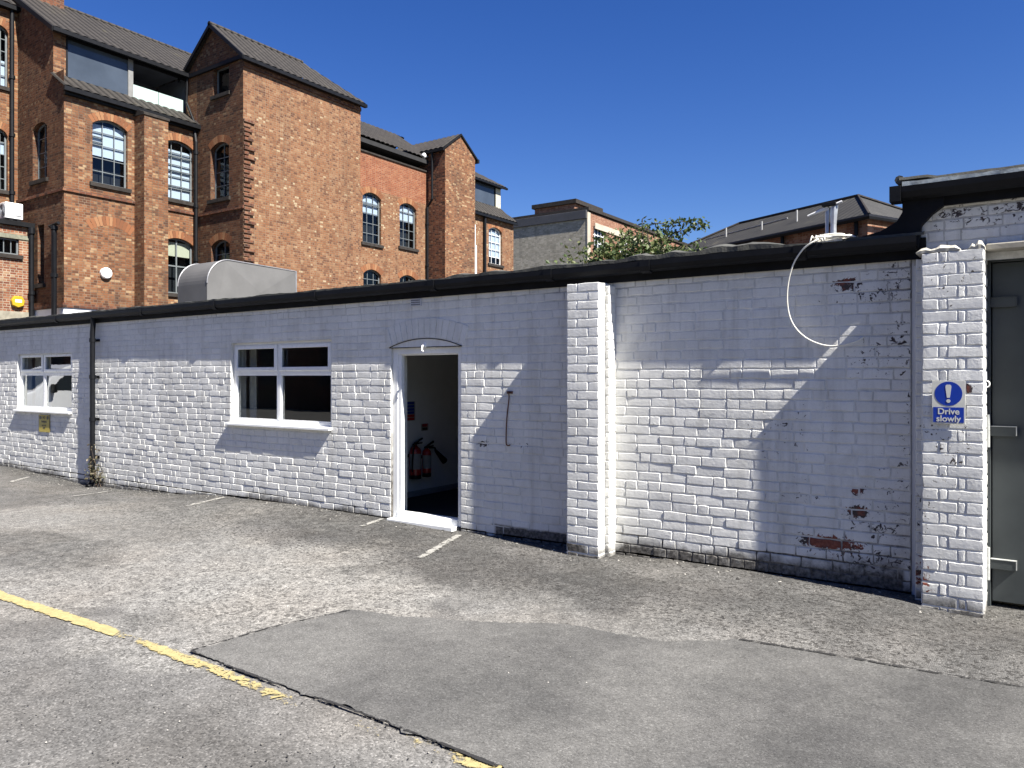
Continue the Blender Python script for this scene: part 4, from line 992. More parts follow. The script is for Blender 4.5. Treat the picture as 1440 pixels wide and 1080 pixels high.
# ------------------------------------------------------------------ low annex at far left
XN = PY(48, 0, YA).x; zN = PY(48, 322, YA).z
anx = thing('brick_annex', (XN - 1, 3, 0), 'low orange brick annex with flat dark roof edge at the foot of the mill', 'annex')
am = MB(); wN = [(PX(-14, 0, XN).y, PX(27, 0, XN).y, PX(0, 356, XN).z, PX(0, 333, XN).z, 0)]
facade(am, 'X', XN, YA - 8, YA - .02, 2, zN, wN, .1); am.poly([(XN - 1.2, YA - .02, 2), (XN, YA - .02, 2), (XN, YA - .02, zN), (XN - 1.2, YA - .02, zN)]); am.poly([(XN, YA - 8, 2), (XN - 1.2, YA - 8, 2), (XN - 1.2, YA - 8, zN), (XN, YA - 8, zN)])
am.build('wall', M_BRICKA, anx, recalc=False)
rn = MB(); rn.box((XN - 1.3, YA - 8.2, zN), (XN + .14, YA - .03, zN + .16)); rn.build('roof', M_FASCIA, anx, bevel=.01)
mwin(anx, 'X', XN, wN[0], 4, 1, recess=.08)
ln = MB(); ln.box((XN + .002, wN[0][0] - .2, wN[0][3] + .002), (XN + .03, wN[0][1] + .3, wN[0][3] + .15)); ln.build('lintel', simple('mossy_concrete', (.15, .15, .11), .9, .4, 6), anx)
pp = MB(); y = YA - .13; pp.tube([(XN + .12, y, 2.5), (XN + .12, y, zN)], .075, 8); pp.lathe((XN + .12, y, zN - .1), [(.11, -.1), (.11, .1)], 10); pp.lathe((XN + .12, y, zN - 2.2), [(.1, -.06), (.1, .06)], 10); pp.build('downpipe', M_BLACK, anx)
bp = MB(); bp.box((XN + .002, YA - 8, 2), (XN + .05, YA - .021, PX(20, 438, XN).z)); bp.build('plinth', simple('stained_render', (.24, .22, .17), .9, .3, 4), anx)
# air conditioner standing on the annex roof
ac = PX(20, 309, XN - .15); acz = zN + .16
aco = thing('air_conditioner', (XN - .15, ac.y, acz), 'white air conditioning unit standing on the annex roof edge', 'air conditioner')
y0, y1 = PX(8, 0, XN - .1).y, PX(33, 0, XN - .1).y
acm = MB(); acm.box((XN - .55, y0, acz + .1), (XN - .12, y1, acz + .64)); acm.build('casing', M_WHITEPL, aco, bevel=.02)
acf = MB()
for k in range(6): 
    r = .05 + k * .036; acf.tube([(XN - .335 + r * math.cos(q), y0 - .01, acz + .37 + r * math.sin(q)) for q in [2 * math.pi * j / 20 for j in range(21)]], .008, 4)
acf.lathe((XN - .335, y0 - .004, acz + .37), [(.2, 0), (.2, .004)], 20, ax=1); acf.build('fan_grille', simple('grey_grille', (.25, .26, .27), .5), aco)
acd = MB(); acd.box((XN - .122, y0 + (y1 - y0) * .55, acz + .2), (XN - .1, y0 + (y1 - y0) * .9, acz + .56)); acd.build('service_panel', simple('grey_panel', (.35, .36, .37), .5), aco, bevel=.01)
for yy in (y0 + .1, y1 - .2):
    acl = MB(); acl.box((XN - .6, yy, acz), (XN - .08, yy + .12, acz + .1)); acl.build('foot', M_BLACK, aco)
# alarm boxes
yb = MB(); c = PX(24.5, 424.5, XN + .06); c.y += 0
hexp = [(0, .0), (.28, .12), (.33, .38), (.2, .62), (-.2, .62), (-.33, .38), (-.28, .12)]
yb.prism([(XN + .002, c.y + u * .62, c.z - .2 + v * .62) for u, v in hexp], (.14, 0, 0)); al = yb.build('alarm_box', simple('yellow_plastic', (.42, .27, .012), .45, .05), bevel=.02)
tag(al, 'yellow alarm box on the orange annex wall', 'alarm')
lb = MB(); lb.box((XN + .143, c.y - .1, c.z - .02), (XN + .147, c.y + .1, c.z + .07)); lb.build('plate', M_WHITEPL, al)
c = PX(148, 384.5, XA); wa = MB(); wa.lathe((XA + .001, c.y, c.z), [(.19, 0), (.19, .1), (.16, .13), (.02, .14)], 24, ax=0)
tag(wa.build('round_siren', M_WHITEPL, smooth=False), 'white round siren on the mill wall above the shed roof', 'siren')
c = PY(595, 219, YD - .3); dl = MB(); dl.lathe((c.x, YD - .02, c.z), [(.04, 0), (.04, .16), (.12, .18), (.15, .24), (.11, .3), (.03, .32)], 16, ax=1)
tag(dl.build('floodlight', M_WHITEPL, smooth=False), 'round white lamp beside the roof terrace on the tower wall', 'lamp')

# ------------------------------------------------------------------ metal duct on the shed roof
Yd = 2.5; dx1 = PY(292, 0, Yd).x; dx0 = PY(250, 0, Yd).x; zd1 = PX(312, 364, dx1).z; yde = PX(417, 0, dx1).y
duct = thing('ventilation_duct', ((dx0 + dx1) / 2, (Yd + yde) / 2, 2.7), 'grey sheet metal duct with rounded front on the shed roof', 'duct')
zd0 = 2.66; rc = .5
prof = [(Yd, zd0)] + [(Yd + rc - rc * math.cos(q), zd1 - rc + rc * math.sin(q)) for q in [math.pi / 2 * k / 12 for k in range(13)]] + [(yde, zd1 - .04), (yde, zd0)]
dm = MB(); dm.prism([(dx0, y, z) for y, z in prof], (dx1 - dx0 - .02, 0, 0)); dm.build('duct_body', M_GALV, duct)
pm = MB(); cy, czz = (Yd + .25 + yde) / 2, (zd0 + .2 + zd1) / 2
corn = [(Yd + .15, zd0), (yde - .02, zd0), (yde - .02, zd1 - .05), (Yd + .4, zd1 - .03)]
rim = [(dx1 - .019, y, z) for y, z in prof]
ctr = pm.vert((dx1 + .03, cy, czz - .05)); rv_ = [pm.vert(p) for p in rim]; ii = [pm.vert((dx1 - .017, y, z)) for y, z in corn]
for k in range(4): pm.face([ii[k], ii[(k + 1) % 4], ctr])
pm.face(rv_); pm.build('cross_broken_panel', M_GALV, duct)
sm = MB(); 
for xx in (dx0, dx1 - .02):
    sm.tube([(xx, y, z) for y, z in prof[1:-1]], .014, 6)
sm.tube([(dx1 - .02, yde, zd0), (dx1 - .02, yde, zd1 - .03)], .02, 6); sm.build('duct_seam', simple('dark_galvanised', (.2, .2, .21), .5, .2, 8, metal=.3), duct)

# ------------------------------------------------------------------ far buildings
XF, YF = -29.3, 46.3; zF = PY(820, 296, YF).z; zFb = PY(819, 308, YF).z
far = thing('flat_roofed_warehouse', (XF - 8, YF + 10, 0), 'far flat-roofed warehouse with grey brick end wall and orange flank behind the bush', 'warehouse')
fm_ = MB(); fm_.poly([(XF - 26, YF, 0), (XF, YF, 0), (XF, YF, zFb), (XF - 26, YF, zFb)]); fm_.build('end_wall', M_BRICKG, far, recalc=False)
fb = MB(); fb.box((XF - 26, YF - .15, zFb), (XF + .0, YF + .3, zF)); fb.build('parapet_band', simple('dark_cladding', (.045, .045, .05), .6, .2, 1), far, bevel=.02)
YF2 = YF + 60
wF = [wpx(834.5, 851.5, 320, 351, XF, 0)] + [wpx(a_, b_, c_, d_, XF, 0) for a_, b_, c_, d_ in ((872, 884, 331, 356), (904, 915, 341, 362), (928, 937, 349, 368))]
ff = MB(); facade(ff, 'X', XF, YF, YF2, 0, zF - .1, wF, .2); ff.build('flank_wall', M_BRICKF, far, recalc=False)
for o in wF: mwin(far, 'X', XF, o, 4, 3, fm=M_FRAME2, recess=.15, thick=.07)
st = MB(); zst = PX(832, 312, XF).z; st.box((XF + .001, YF + 1.2, zst - .45), (XF + .08, YF2, zst)); st.box((XF + .001, YF - .03, 0), (XF + .06, YF + .45, zF - .15)); st.build('stone_band', simple('pale_stone_band', (.36, .32, .25), .85, .2, 1), far)
cF = MB(); cF.box((XF - 26, YF, zF), (XF + .15, YF2, zF + .25)); cF.build('coping', M_DARKSTONE, far)
bl = MB()
for k in range(9): 
    yy = YF + 10 + k * 5; bl.box((XF + .002, yy, 0), (XF + .35, yy + .7, zst - .5))
bl.build('buttress', M_BRICKF, far)
c0 = PY(808, 286, YF + 4); c1 = PY(752, 292, YF + 4); ye = PX(843, 0, c0.x).y
hb = MB(); hb.box((c1.x, YF + 4, zF), (c0.x, ye, c0.z)); hb.build('roof_housing', M_BRICKF, far); hc = MB(); hc.box((c1.x - .2, YF + 3.8, c0.z), (c0.x + .25, ye + .2, c0.z + .35)); hc.build('housing_coping', M_DARKSTONE, far)
# slate-roofed hall turned a little to the wall
uL = Vector((-.899, .438, 0)); uR = Vector((.438, .899, 0)); G0 = PY(1220, 305, 20.9); zg = G0.z
hall = thing('slate_roofed_hall', (G0.x, G0.y, 0), 'brick hall with hipped dark slate roof rising behind the shed at right', 'hall')
Lg, Wg = 10.2, 5.0
def gp(a_, b_, z): p = Vector((G0.x, G0.y, 0)) + uL * a_ + uR * b_; return (p.x, p.y, z)
hw = MB()
for A, B in (((0, 0), (Lg, 0)), ((0, 0), (0, Wg))):
    pts = [gp(*A, 0), gp(*B, 0), gp(*B, zg), gp(*A, zg)]; Ln = Lg if B[0] else Wg
    hw.poly(pts, 0, [(0, 0), (Ln, 0), (Ln, zg), (0, zg)])
hw.build('wall', M_BRICKF, hall, recalc=False)
ap = 2.2; zr_ = zg + 1.41; o_ = .2; hb_ = Wg / 2
rg = MB(); A0, A1 = gp(ap, hb_, zr_), gp(8.0, hb_, zr_)
c00, c10, c11, c01 = gp(-o_, -o_, zg), gp(Lg, -o_, zg), gp(Lg, Wg + o_, zg), gp(-o_, Wg + o_, zg)
rg.roof(c00, c10, A1, A0, amp=0); rg.roof(c01, c00, A0, A0, amp=0); rg.roof(c10, c11, A1, A1, amp=0); rg.roof(c11, c01, A0, A1, amp=0)
rgo = rg.build('roof', M_SLATE, hall, recalc=False)
hp = MB(); hp.tube([gp(-o_, -o_, zg + .03), gp(ap, hb_, zr_ + .03), gp(8.0, hb_, zr_ + .03), gp(Lg, -o_, zg + .03)], .06, 6); hp.tube([gp(-o_, Wg + o_, zg + .03), gp(ap, hb_, zr_ + .03)], .06, 6); hp.build('ridge_tile', M_DARKSTONE, rgo)
hg = MB(); hg.tube([gp(Lg, -o_ - .08, zg - .06), gp(-o_ - .08, -o_ - .08, zg - .06), gp(-o_ - .08, Wg + o_, zg - .06)], .09, 6); hg.tube([gp(.35, -.1, zg - .1), gp(.35, -.1, 2)], .07, 6); hg.tube([gp(3.4, -.1, zg - .1), gp(3.4, -.1, 2)], .07, 6); hg.build('gutter', M_BLACK, hall)
hv = MB()
for a_, b_, hh in ((3.6, .9, .55), (5.2, .8, .45), (7.2, .9, .5)):
    p = gp(a_, b_, zg + b_ * .5); hv.tube([p, (p[0], p[1], p[2] + hh)], .035, 6)
hv.tube([gp(4.6, 1.55, zg + .95), gp(8.6, 1.1, zg + .7)], .025, 5); hv.build('roof_vent', simple('grey_lead', (.3, .3, .29), .6), hall)

# ------------------------------------------------------------------ small things on the shed
# galvanised mast with two tilted plates above the eave
mx = PY(1168, 0, .35); zb = 2.66
mast = thing('galvanised_mast', (mx.x, .35, zb), 'short galvanised twin-pipe mast standing at the shed eave beside coiled cable', 'mast')
M_SIL = simple('bright_zinc', (.55, .58, .62), .35, .15, 12, .1, 20, metal=.6)
zt_ = PY(1168, 290, .35).z
for k, (px_, r) in enumerate(((1163, .016), (1172, .026))):
    m = MB(); p = PY(px_, 0, .35); m.tube([(p.x, .35, zb - .05), (p.x, .35, zb + .2), (p.x + .004, .35, zt_)], [r, r * .9, r * 1.25], 10); m.build('pipe', M_SIL, mast)
cpm = MB(); p = PY(1168, 290, .35); cpm.box((p.x - .06, .3, zt_ - .005), (p.x + .05, .4, zt_ + .025)); cpm.build('cap', M_BLACK, mast, bevel=.004)
for (a_, b_) in (((1136, 304), (1164, 291)), ((1140, 302), (1166, 293)), ((1166, 291), (1184, 283))):
    m = MB(); p, q = PY(*a_, .33), PY(*b_, .33); m.tube([p, q], .009, 6); m.build('rod', M_WHITEPL, mast)
# cable: a coil on the roof edge, one loop hanging down the wall
Mcab = simple('white_cable', (.72, .7, .62), .45, .08, 10)
cab = MB(); cpts = [(1150, 336), (1140, 342), (1128, 352), (1116, 371), (1109, 395), (1107, 420), (1110, 443), (1118, 460), (1132, 474), (1150, 483), (1168, 486.5), (1188, 484.5), (1203, 480), (1214, 474)]
W3 = []
for x, y in cpts:
    Yc = -.1
    for _ in range(12):
        zc = PY(x, y, Yc).z; Yc = -max(.03, min(.175, .147 - (2.585 - zc) / 6.2 + .016))
    W3.append(PY(x, y, Yc))
W3[-1] = PY(1214, 474, -.006); W3[0].y = -.15
def smooth_path(P, n=6):
    out = []
    for i in range(len(P) - 1):
        p0, p1, p2, p3 = P[max(i - 1, 0)], P[i], P[i + 1], P[min(i + 2, len(P) - 1)]
        for k in range(n):
            t = k / n; out.append(.5 * ((2 * p1) + (p2 - p0) * t + (2 * p0 - 5 * p1 + 4 * p2 - p3) * t * t + (3 * p1 - p0 - 3 * p2 + p3) * t ** 3))
    return out + [P[-1]]
cab.tube(smooth_path(W3), .0062, 7)
rs = random.Random(4); c0 = PY(1170, 338, -.06)
for k in range(5):
    pts = []; r1 = .13 + rs.uniform(-.03, .03); r2 = .055 + rs.uniform(-.02, .02); ox, oz = rs.uniform(-.03, .03), rs.uniform(-.005, .02)
    for j in range(25):
        q = 2 * math.pi * j / 24; pts.append(Vector((c0.x + ox + r1 * math.cos(q), -.06 + r2 * math.sin(q), c0.z + oz + .012 * math.sin(q + k) + .004 * k)))
    cab.tube(pts, .0062, 6)
cab.tube(smooth_path([W3[0], Vector((c0.x - .1, -.15, c0.z + .02)), Vector((c0.x, -.13, c0.z + .015)), Vector((c0.x + .12, -.1, c0.z + .02))]), .0062, 6)
for k in range(4):
    p = Vector((c0.x - .13 + .03 * k, -.1, c0.z + .005)); cab.tube([p + Vector((rs.uniform(-.03, .03), -.05, -.02)), p + Vector((0, -.03, .03)), p + Vector((rs.uniform(-.03, .03), .05, .01))], .006, 6)
tag(cab.build('cable', Mcab, smooth=True), 'loose white cable coiled on the eave and hanging in a loop down the wall', 'cable')
# rusty bracket
ir = MB(); p, q = PY(716, 552, -.02), PY(712, 626, -.02)
ir.tube(smooth_path([Vector((p.x - .02, -.005, p.z)), Vector((p.x, -.03, p.z + .005)), Vector((p.x + .003, -.028, p.z - .06)), Vector((q.x + .006, -.02, (p.z + q.z) / 2)), Vector((q.x + .003, -.028, q.z + .04)), Vector((q.x + .02, -.03, q.z)), Vector((q.x + .035, -.005, q.z + .002))]), .0065, 7)
ir.box((p.x - .035, -.014, p.z - .012), (p.x + .035, -.006, p.z + .014))
tag(ir.build('iron_bar', M_RUST), 'rusty bent iron bar fixed upright on the white wall between door and pilaster', 'iron bar')
# ring hook on the pier
rk = MB(); p = PY(1386, 540, -.1); rk.tube([(p.x + .002 + .018 * math.sin(q) + .004, -.1, p.z + .022 * math.cos(q)) for q in [2 * math.pi * j / 16 for j in range(17)]], .005, 6)
tag(rk.build('ring_hook', M_WHITEPL), 'white painted ring hook on the edge of the brick pier by the steel door', 'hook')

def text_mesh(txt, size, mat, loc, name, parent, align='CENTER', bold=.0):
    cu = bpy.data.curves.new('lettering', 'FONT'); cu.body = txt; cu.size = size; cu.align_x = align; cu.align_y = 'CENTER'; cu.extrude = .0006; cu.offset = bold; cu.space_line = .86
    o = bpy.data.objects.new('lettering', cu); COL.objects.link(o)
    bpy.context.view_layer.update(); dg = bpy.context.evaluated_depsgraph_get()
    me = bpy.data.meshes.new_from_object(o.evaluated_get(dg)); bpy.data.objects.remove(o)
    me.transform(Matrix.Rotation(R(90), 4, 'X')); me.materials.clear(); me.materials.append(mat)
    ob = bpy.data.objects.new(name, me); COL.objects.link(ob); ob.parent = parent
    ob.location = Vector(loc) - ORG[parent.name]; ORG[ob.name] = Vector(loc); return ob
# Drive slowly sign
p0, p1 = PY(1312, 594, Qp - .02), PY(1356, 537, Qp - .02); sy = Qp - .022
MSW = simple('sign_white', (.55, .55, .5), .35, .05, 20); MSB = simple('sign_blue', (.005, .035, .3), .35, .06, 10)
sg = MB(); sx = (p0.x + p1.x) / 2; szz = (PY(1334, 595.5, sy).z + PY(1334, 536, sy).z) / 2; hw_, hh_ = .1, .148
sg.box((sx - hw_, sy, szz - hh_), (sx + hw_, sy + .004, szz + hh_))
sgn = sg.build('drive_slowly_sign', MSW, bevel=.001); tag(sgn, 'blue and white Drive slowly sign with exclamation mark on the brick pier', 'sign')
b_ = MB(); cs = szz + hh_ * .4
b_.prism([(sx + .083 * math.cos(q), sy - .0012, cs + .083 * math.sin(q)) for q in [2 * math.pi * k / 40 for k in range(40)]], (0, .001, 0)); b_.box((sx - .092, sy - .0012, szz - hh_ + .01), (sx + .092, sy - .0002, szz - .034)); b_.build('blue_field', MSB, sgn)
w_ = MB(); w_.prism([(sx + u, sy - .0028, cs + v) for u, v in ((-.009, -.028), (-.018, .045), (-.017, .055), (-.01, .062), (.01, .062), (.017, .055), (.018, .045), (.009, -.028))], (0, .001, 0)); w_.prism([(sx + .0125 * math.cos(q), sy - .0028, cs - .05 + .0125 * math.sin(q)) for q in [2 * math.pi * k / 20 for k in range(20)]], (0, .001, 0)); w_.build('exclamation_mark', MSW, sgn)
text_mesh('Drive\nslowly', .058, MSW, (sx, sy - .002, szz - .089), 'lettering', sgn, bold=.0012)
for zz in (hh_ - .012, -hh_ + .006):
    pass
# yellow parking sign under the far-left window
sy = -.02; p0, p1 = PY(54.5, 606, sy), PY(69.5, 584, sy); sx = (p0.x + p1.x) / 2; zt1 = PY(62, 583.5, sy).z; zb1 = PY(62, 607.5, sy).z
MYS = simple('sign_yellow', (.42, .33, .05), .5, .12, 12); MK = simple('sign_black', (.012, .011, .01), .5)
ys = MB(); wv = (p1.x - p0.x) / 2; ys.box((sx - wv, sy, zb1), (sx + wv, sy + .004, zt1)); yso = ys.build('parking_sign', MYS, bevel=.001)
tag(yso, 'small yellow No Parking sign below the far left window', 'sign')
hgt = zt1 - zb1
bo = MB(); t_ = .006
bo.box((sx - wv, sy - .001, zb1), (sx - wv + t_, sy - .0002, zt1)); bo.box((sx + wv - t_, sy - .001, zb1), (sx + wv, sy - .0002, zt1)); bo.build('border', MK, yso)
for dx in (-.66, .66):
    q = MB(); cx_ = sx + dx * wv; q.prism([(cx_ + u * wv * .22, sy - .0012, zt1 - hgt * .16 + v * hgt * .1) for u, v in ((-.6, -1), (.6, -1), (1, -.3), (1, .5), (.5, 1), (-.5, 1), (-1, .5), (-1, -.3))], (0, .001, 0)); q.build('warning_mark', MK, yso)
text_mesh('NO', hgt * .21, MK, (sx, sy - .002, zt1 - hgt * .16), 'lettering', yso, bold=.002)
text_mesh('PARKING', hgt * .155, MK, (sx, sy - .002, zt1 - hgt * .4), 'lettering', yso, bold=.002)
text_mesh('ANY TIME', hgt * .11, MK, (sx, sy - .002, zt1 - hgt * .62), 'lettering', yso, bold=.001)
text_mesh('HERE', hgt * .11, MK, (sx, sy - .002, zt1 - hgt * .76), 'lettering', yso, bold=.001)

# ------------------------------------------------------------------ inside the doorway
MRED = simple('extinguisher_red', (.35, .012, .012), .3, .08, 12); MLAB = simple('label_cream', (.32, .31, .28), .5, .1, 30)
def extinguisher(px_, yb_, yt_, r, label, horn):
    c = PX(px_, yb_, PXw + r + .03); top = PX(px_, yt_, PXw + r + .03).z; h = top - c.z
    e = thing('fire_extinguisher', (PXw + r + .03, c.y, c.z), label, 'fire extinguisher', 'fire extinguishers inside the doorway')
    m = MB(); m.lathe((c.x, c.y, c.z), [(r * .9, 0), (r, .02), (r, h * .78), (r * .85, h * .86), (r * .4, h * .92), (r * .3, h * .95)], 20); m.build('cylinder', MRED, e, smooth=False)
    m = MB(); m.lathe((c.x, c.y, c.z), [(r * 1.01, .0), (r * 1.01, .05)], 20); m.build('base_ring', M_BLACK, e)
    m = MB()
    for k in range(9):
        q0, q1 = -1.9 + k * .26, -1.9 + (k + 1) * .26
        m.poly([(c.x + r * 1.012 * math.cos(q), c.y + r * 1.012 * math.sin(q), c.z + z) for q, z in ((q0, h * .28), (q1, h * .28), (q1, h * .72), (q0, h * .72))])
    m.build('label', MLAB, e)
    m = MB(); m.lathe((c.x, c.y, c.z), [(.02, h * .93), (.02, h * 1.0)], 10); m.obox((c.x, c.y + .05, c.z + h * 1.06), (0, .09, .035), (.012, 0, 0), (0, 0, .008)); m.obox((c.x, c.y + .05, c.z + h * 1.0), (0, .08, .004), (.012, 0, 0), (0, 0, .008)); m.build('valve_handle', M_BLACK, e)
    m = MB()
    if horn:
        m.tube(smooth_path([Vector((c.x + .02, c.y + .02, c.z + h * .97)), Vector((c.x + .05, c.y + .1, c.z + h * .95)), Vector((c.x + .04, c.y + .13, c.z + h * .85))]), .012, 8)
        m.tube([(c.x + .04, c.y + .13, c.z + h * .86), (c.x + .04, c.y + .32, c.z + h * .45)], [.018, .045], 12)
    else:
        m.tube(smooth_path([Vector((c.x + .02, c.y - .02, c.z + h * .97)), Vector((c.x + .05, c.y - r * 1.1, c.z + h * .9)), Vector((c.x + .03, c.y - r * 1.1, c.z + h * .5)), Vector((c.x + .03, c.y - r * 1.1, c.z + h * .2))]), .011, 8)
    m.build('horn' if horn else 'hose', M_BLACK, e)
    m = MB(); m.box((PXw + .001, c.y - .03, c.z + h * .6), (PXw + .035, c.y + .03, c.z + h * .7)); m.build('bracket', M_BLACK, e)
extinguisher(584, 673, 624, .078, 'wider red fire extinguisher with cream label, nearer the door jamb', False)
extinguisher(600, 670, 628, .06, 'slimmer red fire extinguisher with black horn, further inside the doorway', True)
def poster(px0, px1, py0, py1, cols, label, name):
    a_, b_ = PX(px0, py1, PXw), PX(px1, py0, PXw); zt2, zb2 = PX(px0, py0, PXw).z, PX(px0, py1, PXw).z
    m = MB(); m.box((PXw + .001, a_.y, zb2), (PXw + .004, b_.y, zt2)); o = m.build(name, MLAB); n = len(cols)
    tag(o, label, 'notice')
    for k, c in enumerate(cols):
        if c is None: continue
        z1 = zt2 - (zt2 - zb2) * (k + .1) / n; z0 = zt2 - (zt2 - zb2) * (k + .88) / n
        q = MB(); q.box((PXw + .0045, a_.y + .02, z0), (PXw + .006, b_.y - .02, z1)); q.build('printed_panel', c, o)
poster(570, 583.5, 565, 592, [MSB, MSB, MSB, MSB, MRED, MRED], 'tall blue and red fire action notice on the wall inside the door', 'fire_notice')
poster(592, 602, 596, 606, [MRED, MK], 'small square notice above the slimmer fire extinguisher', 'safety_notice')

# ------------------------------------------------------------------ plants
def leaf_mat(name, a_, b_, c_):
    t = NT(name); c = t.ramp(t.island(), [(0, a_), (.5, b_), (1, c_)])
    b = t.bsdf(c, .55, 0, None, .4); b.inputs['Transmission Weight'].default_value = 0
    tl = t.n('ShaderNodeBsdfTranslucent'); t.l(c, tl.inputs[0]); ms = t.n('ShaderNodeMixShader'); ms.inputs[0].default_value = .3
    t.l(b.outputs[0], ms.inputs[1]); t.l(tl.outputs[0], ms.inputs[2]); t.l(ms.outputs[0], t.out.inputs[0]); return t.m
M_LEAF = leaf_mat('bush_leaf', (.03, .055, .014), (.07, .105, .03), (.15, .16, .06)); M_DRY = leaf_mat('dry_leaf', (.05, .06, .03), (.12, .1, .06), (.2, .17, .11))
M_TWIG = simple('twig_bark', (.07, .05, .035), .85, .4, 30)
def leaf(mb, p, d, s, rs):
    d = d.normalized(); sd_ = d.cross(Vector((rs.uniform(-1, 1), rs.uniform(-1, 1), rs.uniform(-1, 1)))).normalized(); up = sd_.cross(d)
    q = [p, p + d * s * .5 + sd_ * s * .3 + up * s * .08, p + d * s, p + d * s * .5 - sd_ * s * .3 + up * s * .08]
    i = [mb.vert(v) for v in q]; mb.face([i[0], i[1], i[2]]); mb.face([i[0], i[2], i[3]])
def bush(name, base, tips, label, nl, ls, spread, sub=4, seed=2, lm=None):
    rs = random.Random(seed); st_, lf = MB(), MB()
    for tip, dens in tips:
        b0 = base + Vector((rs.uniform(-.5, .5), rs.uniform(-.3, .3), 0)) * (1 if spread > .2 else .1); b0.x += (tip.x - base.x) * .75
        mid = b0.lerp(tip, .55) + Vector((rs.uniform(-.1, .1), rs.uniform(-.1, .1), (tip - b0).length * .16))
        path = smooth_path([b0, b0.lerp(mid, .5) + Vector((rs.uniform(-.05, .05), 0, .05)), mid, tip], 5)
        st_.tube(path, [max(.003, .016 * (1 - k / len(path))) * (spread * 2 + .3) for k in range(len(path))], 5)
        L = len(path)
        for k in range(int(nl * dens)):
            f = (rs.uniform(.78, 1.0) if spread > .2 else rs.uniform(.15, 1)); j = min(L - 2, int(f * (L - 1))); pnt = path[j].lerp(path[j + 1], f * (L - 1) - j)
            off = Vector((rs.gauss(0, 1), rs.gauss(0, 1), rs.gauss(0, .8))) * spread * (.55 if spread > .2 else .3 + .7 * (1 - f)) * (.25 + .75 * rs.random())
            leaf(lf, pnt + off, Vector((rs.uniform(-1, 1), rs.uniform(-1, 1), rs.uniform(-.7, .9))), ls * rs.uniform(.5, 1.3), rs)
        for k in range(sub):
            f = rs.uniform(.25, .9); j = int(f * (L - 1)); p = path[j]; e = p + Vector((rs.gauss(0, .8), rs.gauss(0, .8), abs(rs.gauss(.2, .5)))) * spread * 1.3
            st_.tube([p, p.lerp(e, .5) + Vector((0, 0, .02)), e], [.006, .004, .002], 4)
            for _ in range(10): leaf(lf, p.lerp(e, rs.uniform(.3, 1.05)) + Vector((rs.gauss(0, 1), rs.gauss(0, 1), rs.gauss(0, 1))) * .04, Vector((rs.uniform(-1, 1), rs.uniform(-1, 1), rs.uniform(-.5, 1))), ls * rs.uniform(.6, 1.2), rs)
    t = thing(name, base, label, 'bush' if spread > .2 else 'weed')
    st_.build('stem', M_TWIG, t); lf.build('foliage', lm or M_LEAF, t, recalc=False); return t
Yb_ = 6.6; tips = []
rs = random.Random(12)
for (x, y, dn) in ((800, 360, .35), (792, 378, .35), (812, 345, .3), (835, 350, .7), (850, 338, .8), (865, 352, 1), (872, 335, .8), (885, 330, .8), (895, 345, 1), (905, 325, .7), (915, 340, 1), (930, 345, 1), (945, 352, 1), (960, 352, 1), (975, 356, .9), (985, 360, .7), (840, 370, 1), (860, 370, 1.2), (880, 368, 1.2), (900, 364, 1.2), (920, 362, 1.2), (940, 360, 1.2), (960, 360, 1), (820, 375, .7), (935, 330, .6)):
    tips.append((PY(x, y, Yb_ + rs.uniform(-.8, .8)), dn))
base = PY(890, 0, Yb_); base.z = 1.0
bo_ = bush('rooftop_bush', base, tips, 'straggly green bush growing up behind the shed roof with arching shoots', 200, .1, .32, 5, 3)
# long arching shoots as part of the same bush
sh_, lf = MB(), MB()
for path_px, ln_ in (([(930, 360), (932, 335), (942, 318), (955, 312), (972, 313), (990, 316)], 46), ([(915, 350), (910, 320), (925, 314), (937, 318), (930, 332)], 22), ([(928, 352), (945, 330), (965, 323), (990, 312)], 40), ([(905, 345), (903, 318), (904, 307)], 8), ([(860, 360), (880, 332), (900, 322), (925, 314)], 18)):
    P = smooth_path([PY(x, y, Yb_ - .2) for x, y in path_px], 6); sh_.tube(P, [.014 * (1 - .8 * k / len(P)) for k in range(len(P))], 5)
    for k in range(ln_ * 2):
        p = P[int(len(P) * (.35 + .64 * rs.random()))]; leaf(lf, p + Vector((rs.gauss(0, .05), rs.gauss(0, .05), rs.gauss(0, .05))), Vector((rs.uniform(-1, 1), rs.uniform(-1, 1), rs.uniform(-1, .6))), .09 * rs.uniform(.6, 1.3), rs)
sh_.build('arching_shoot', M_TWIG, bo_); lf.build('shoot_foliage', M_LEAF, bo_, recalc=False)
base = Vector((dpx + .07, -.06, dz - .02)); tips = [(Vector((dpx + .1 + rs.uniform(-.06, .12), -.08 + rs.uniform(-.1, .03), dz + h_)), 1) for h_ in (.2, .35, .5, .65, .3, .45, .15, .7)]
bush('wall_weed', base, tips, 'dry straggling weed growing at the foot of the black downpipe', 9, .05, .05, 2, 6, M_DRY)
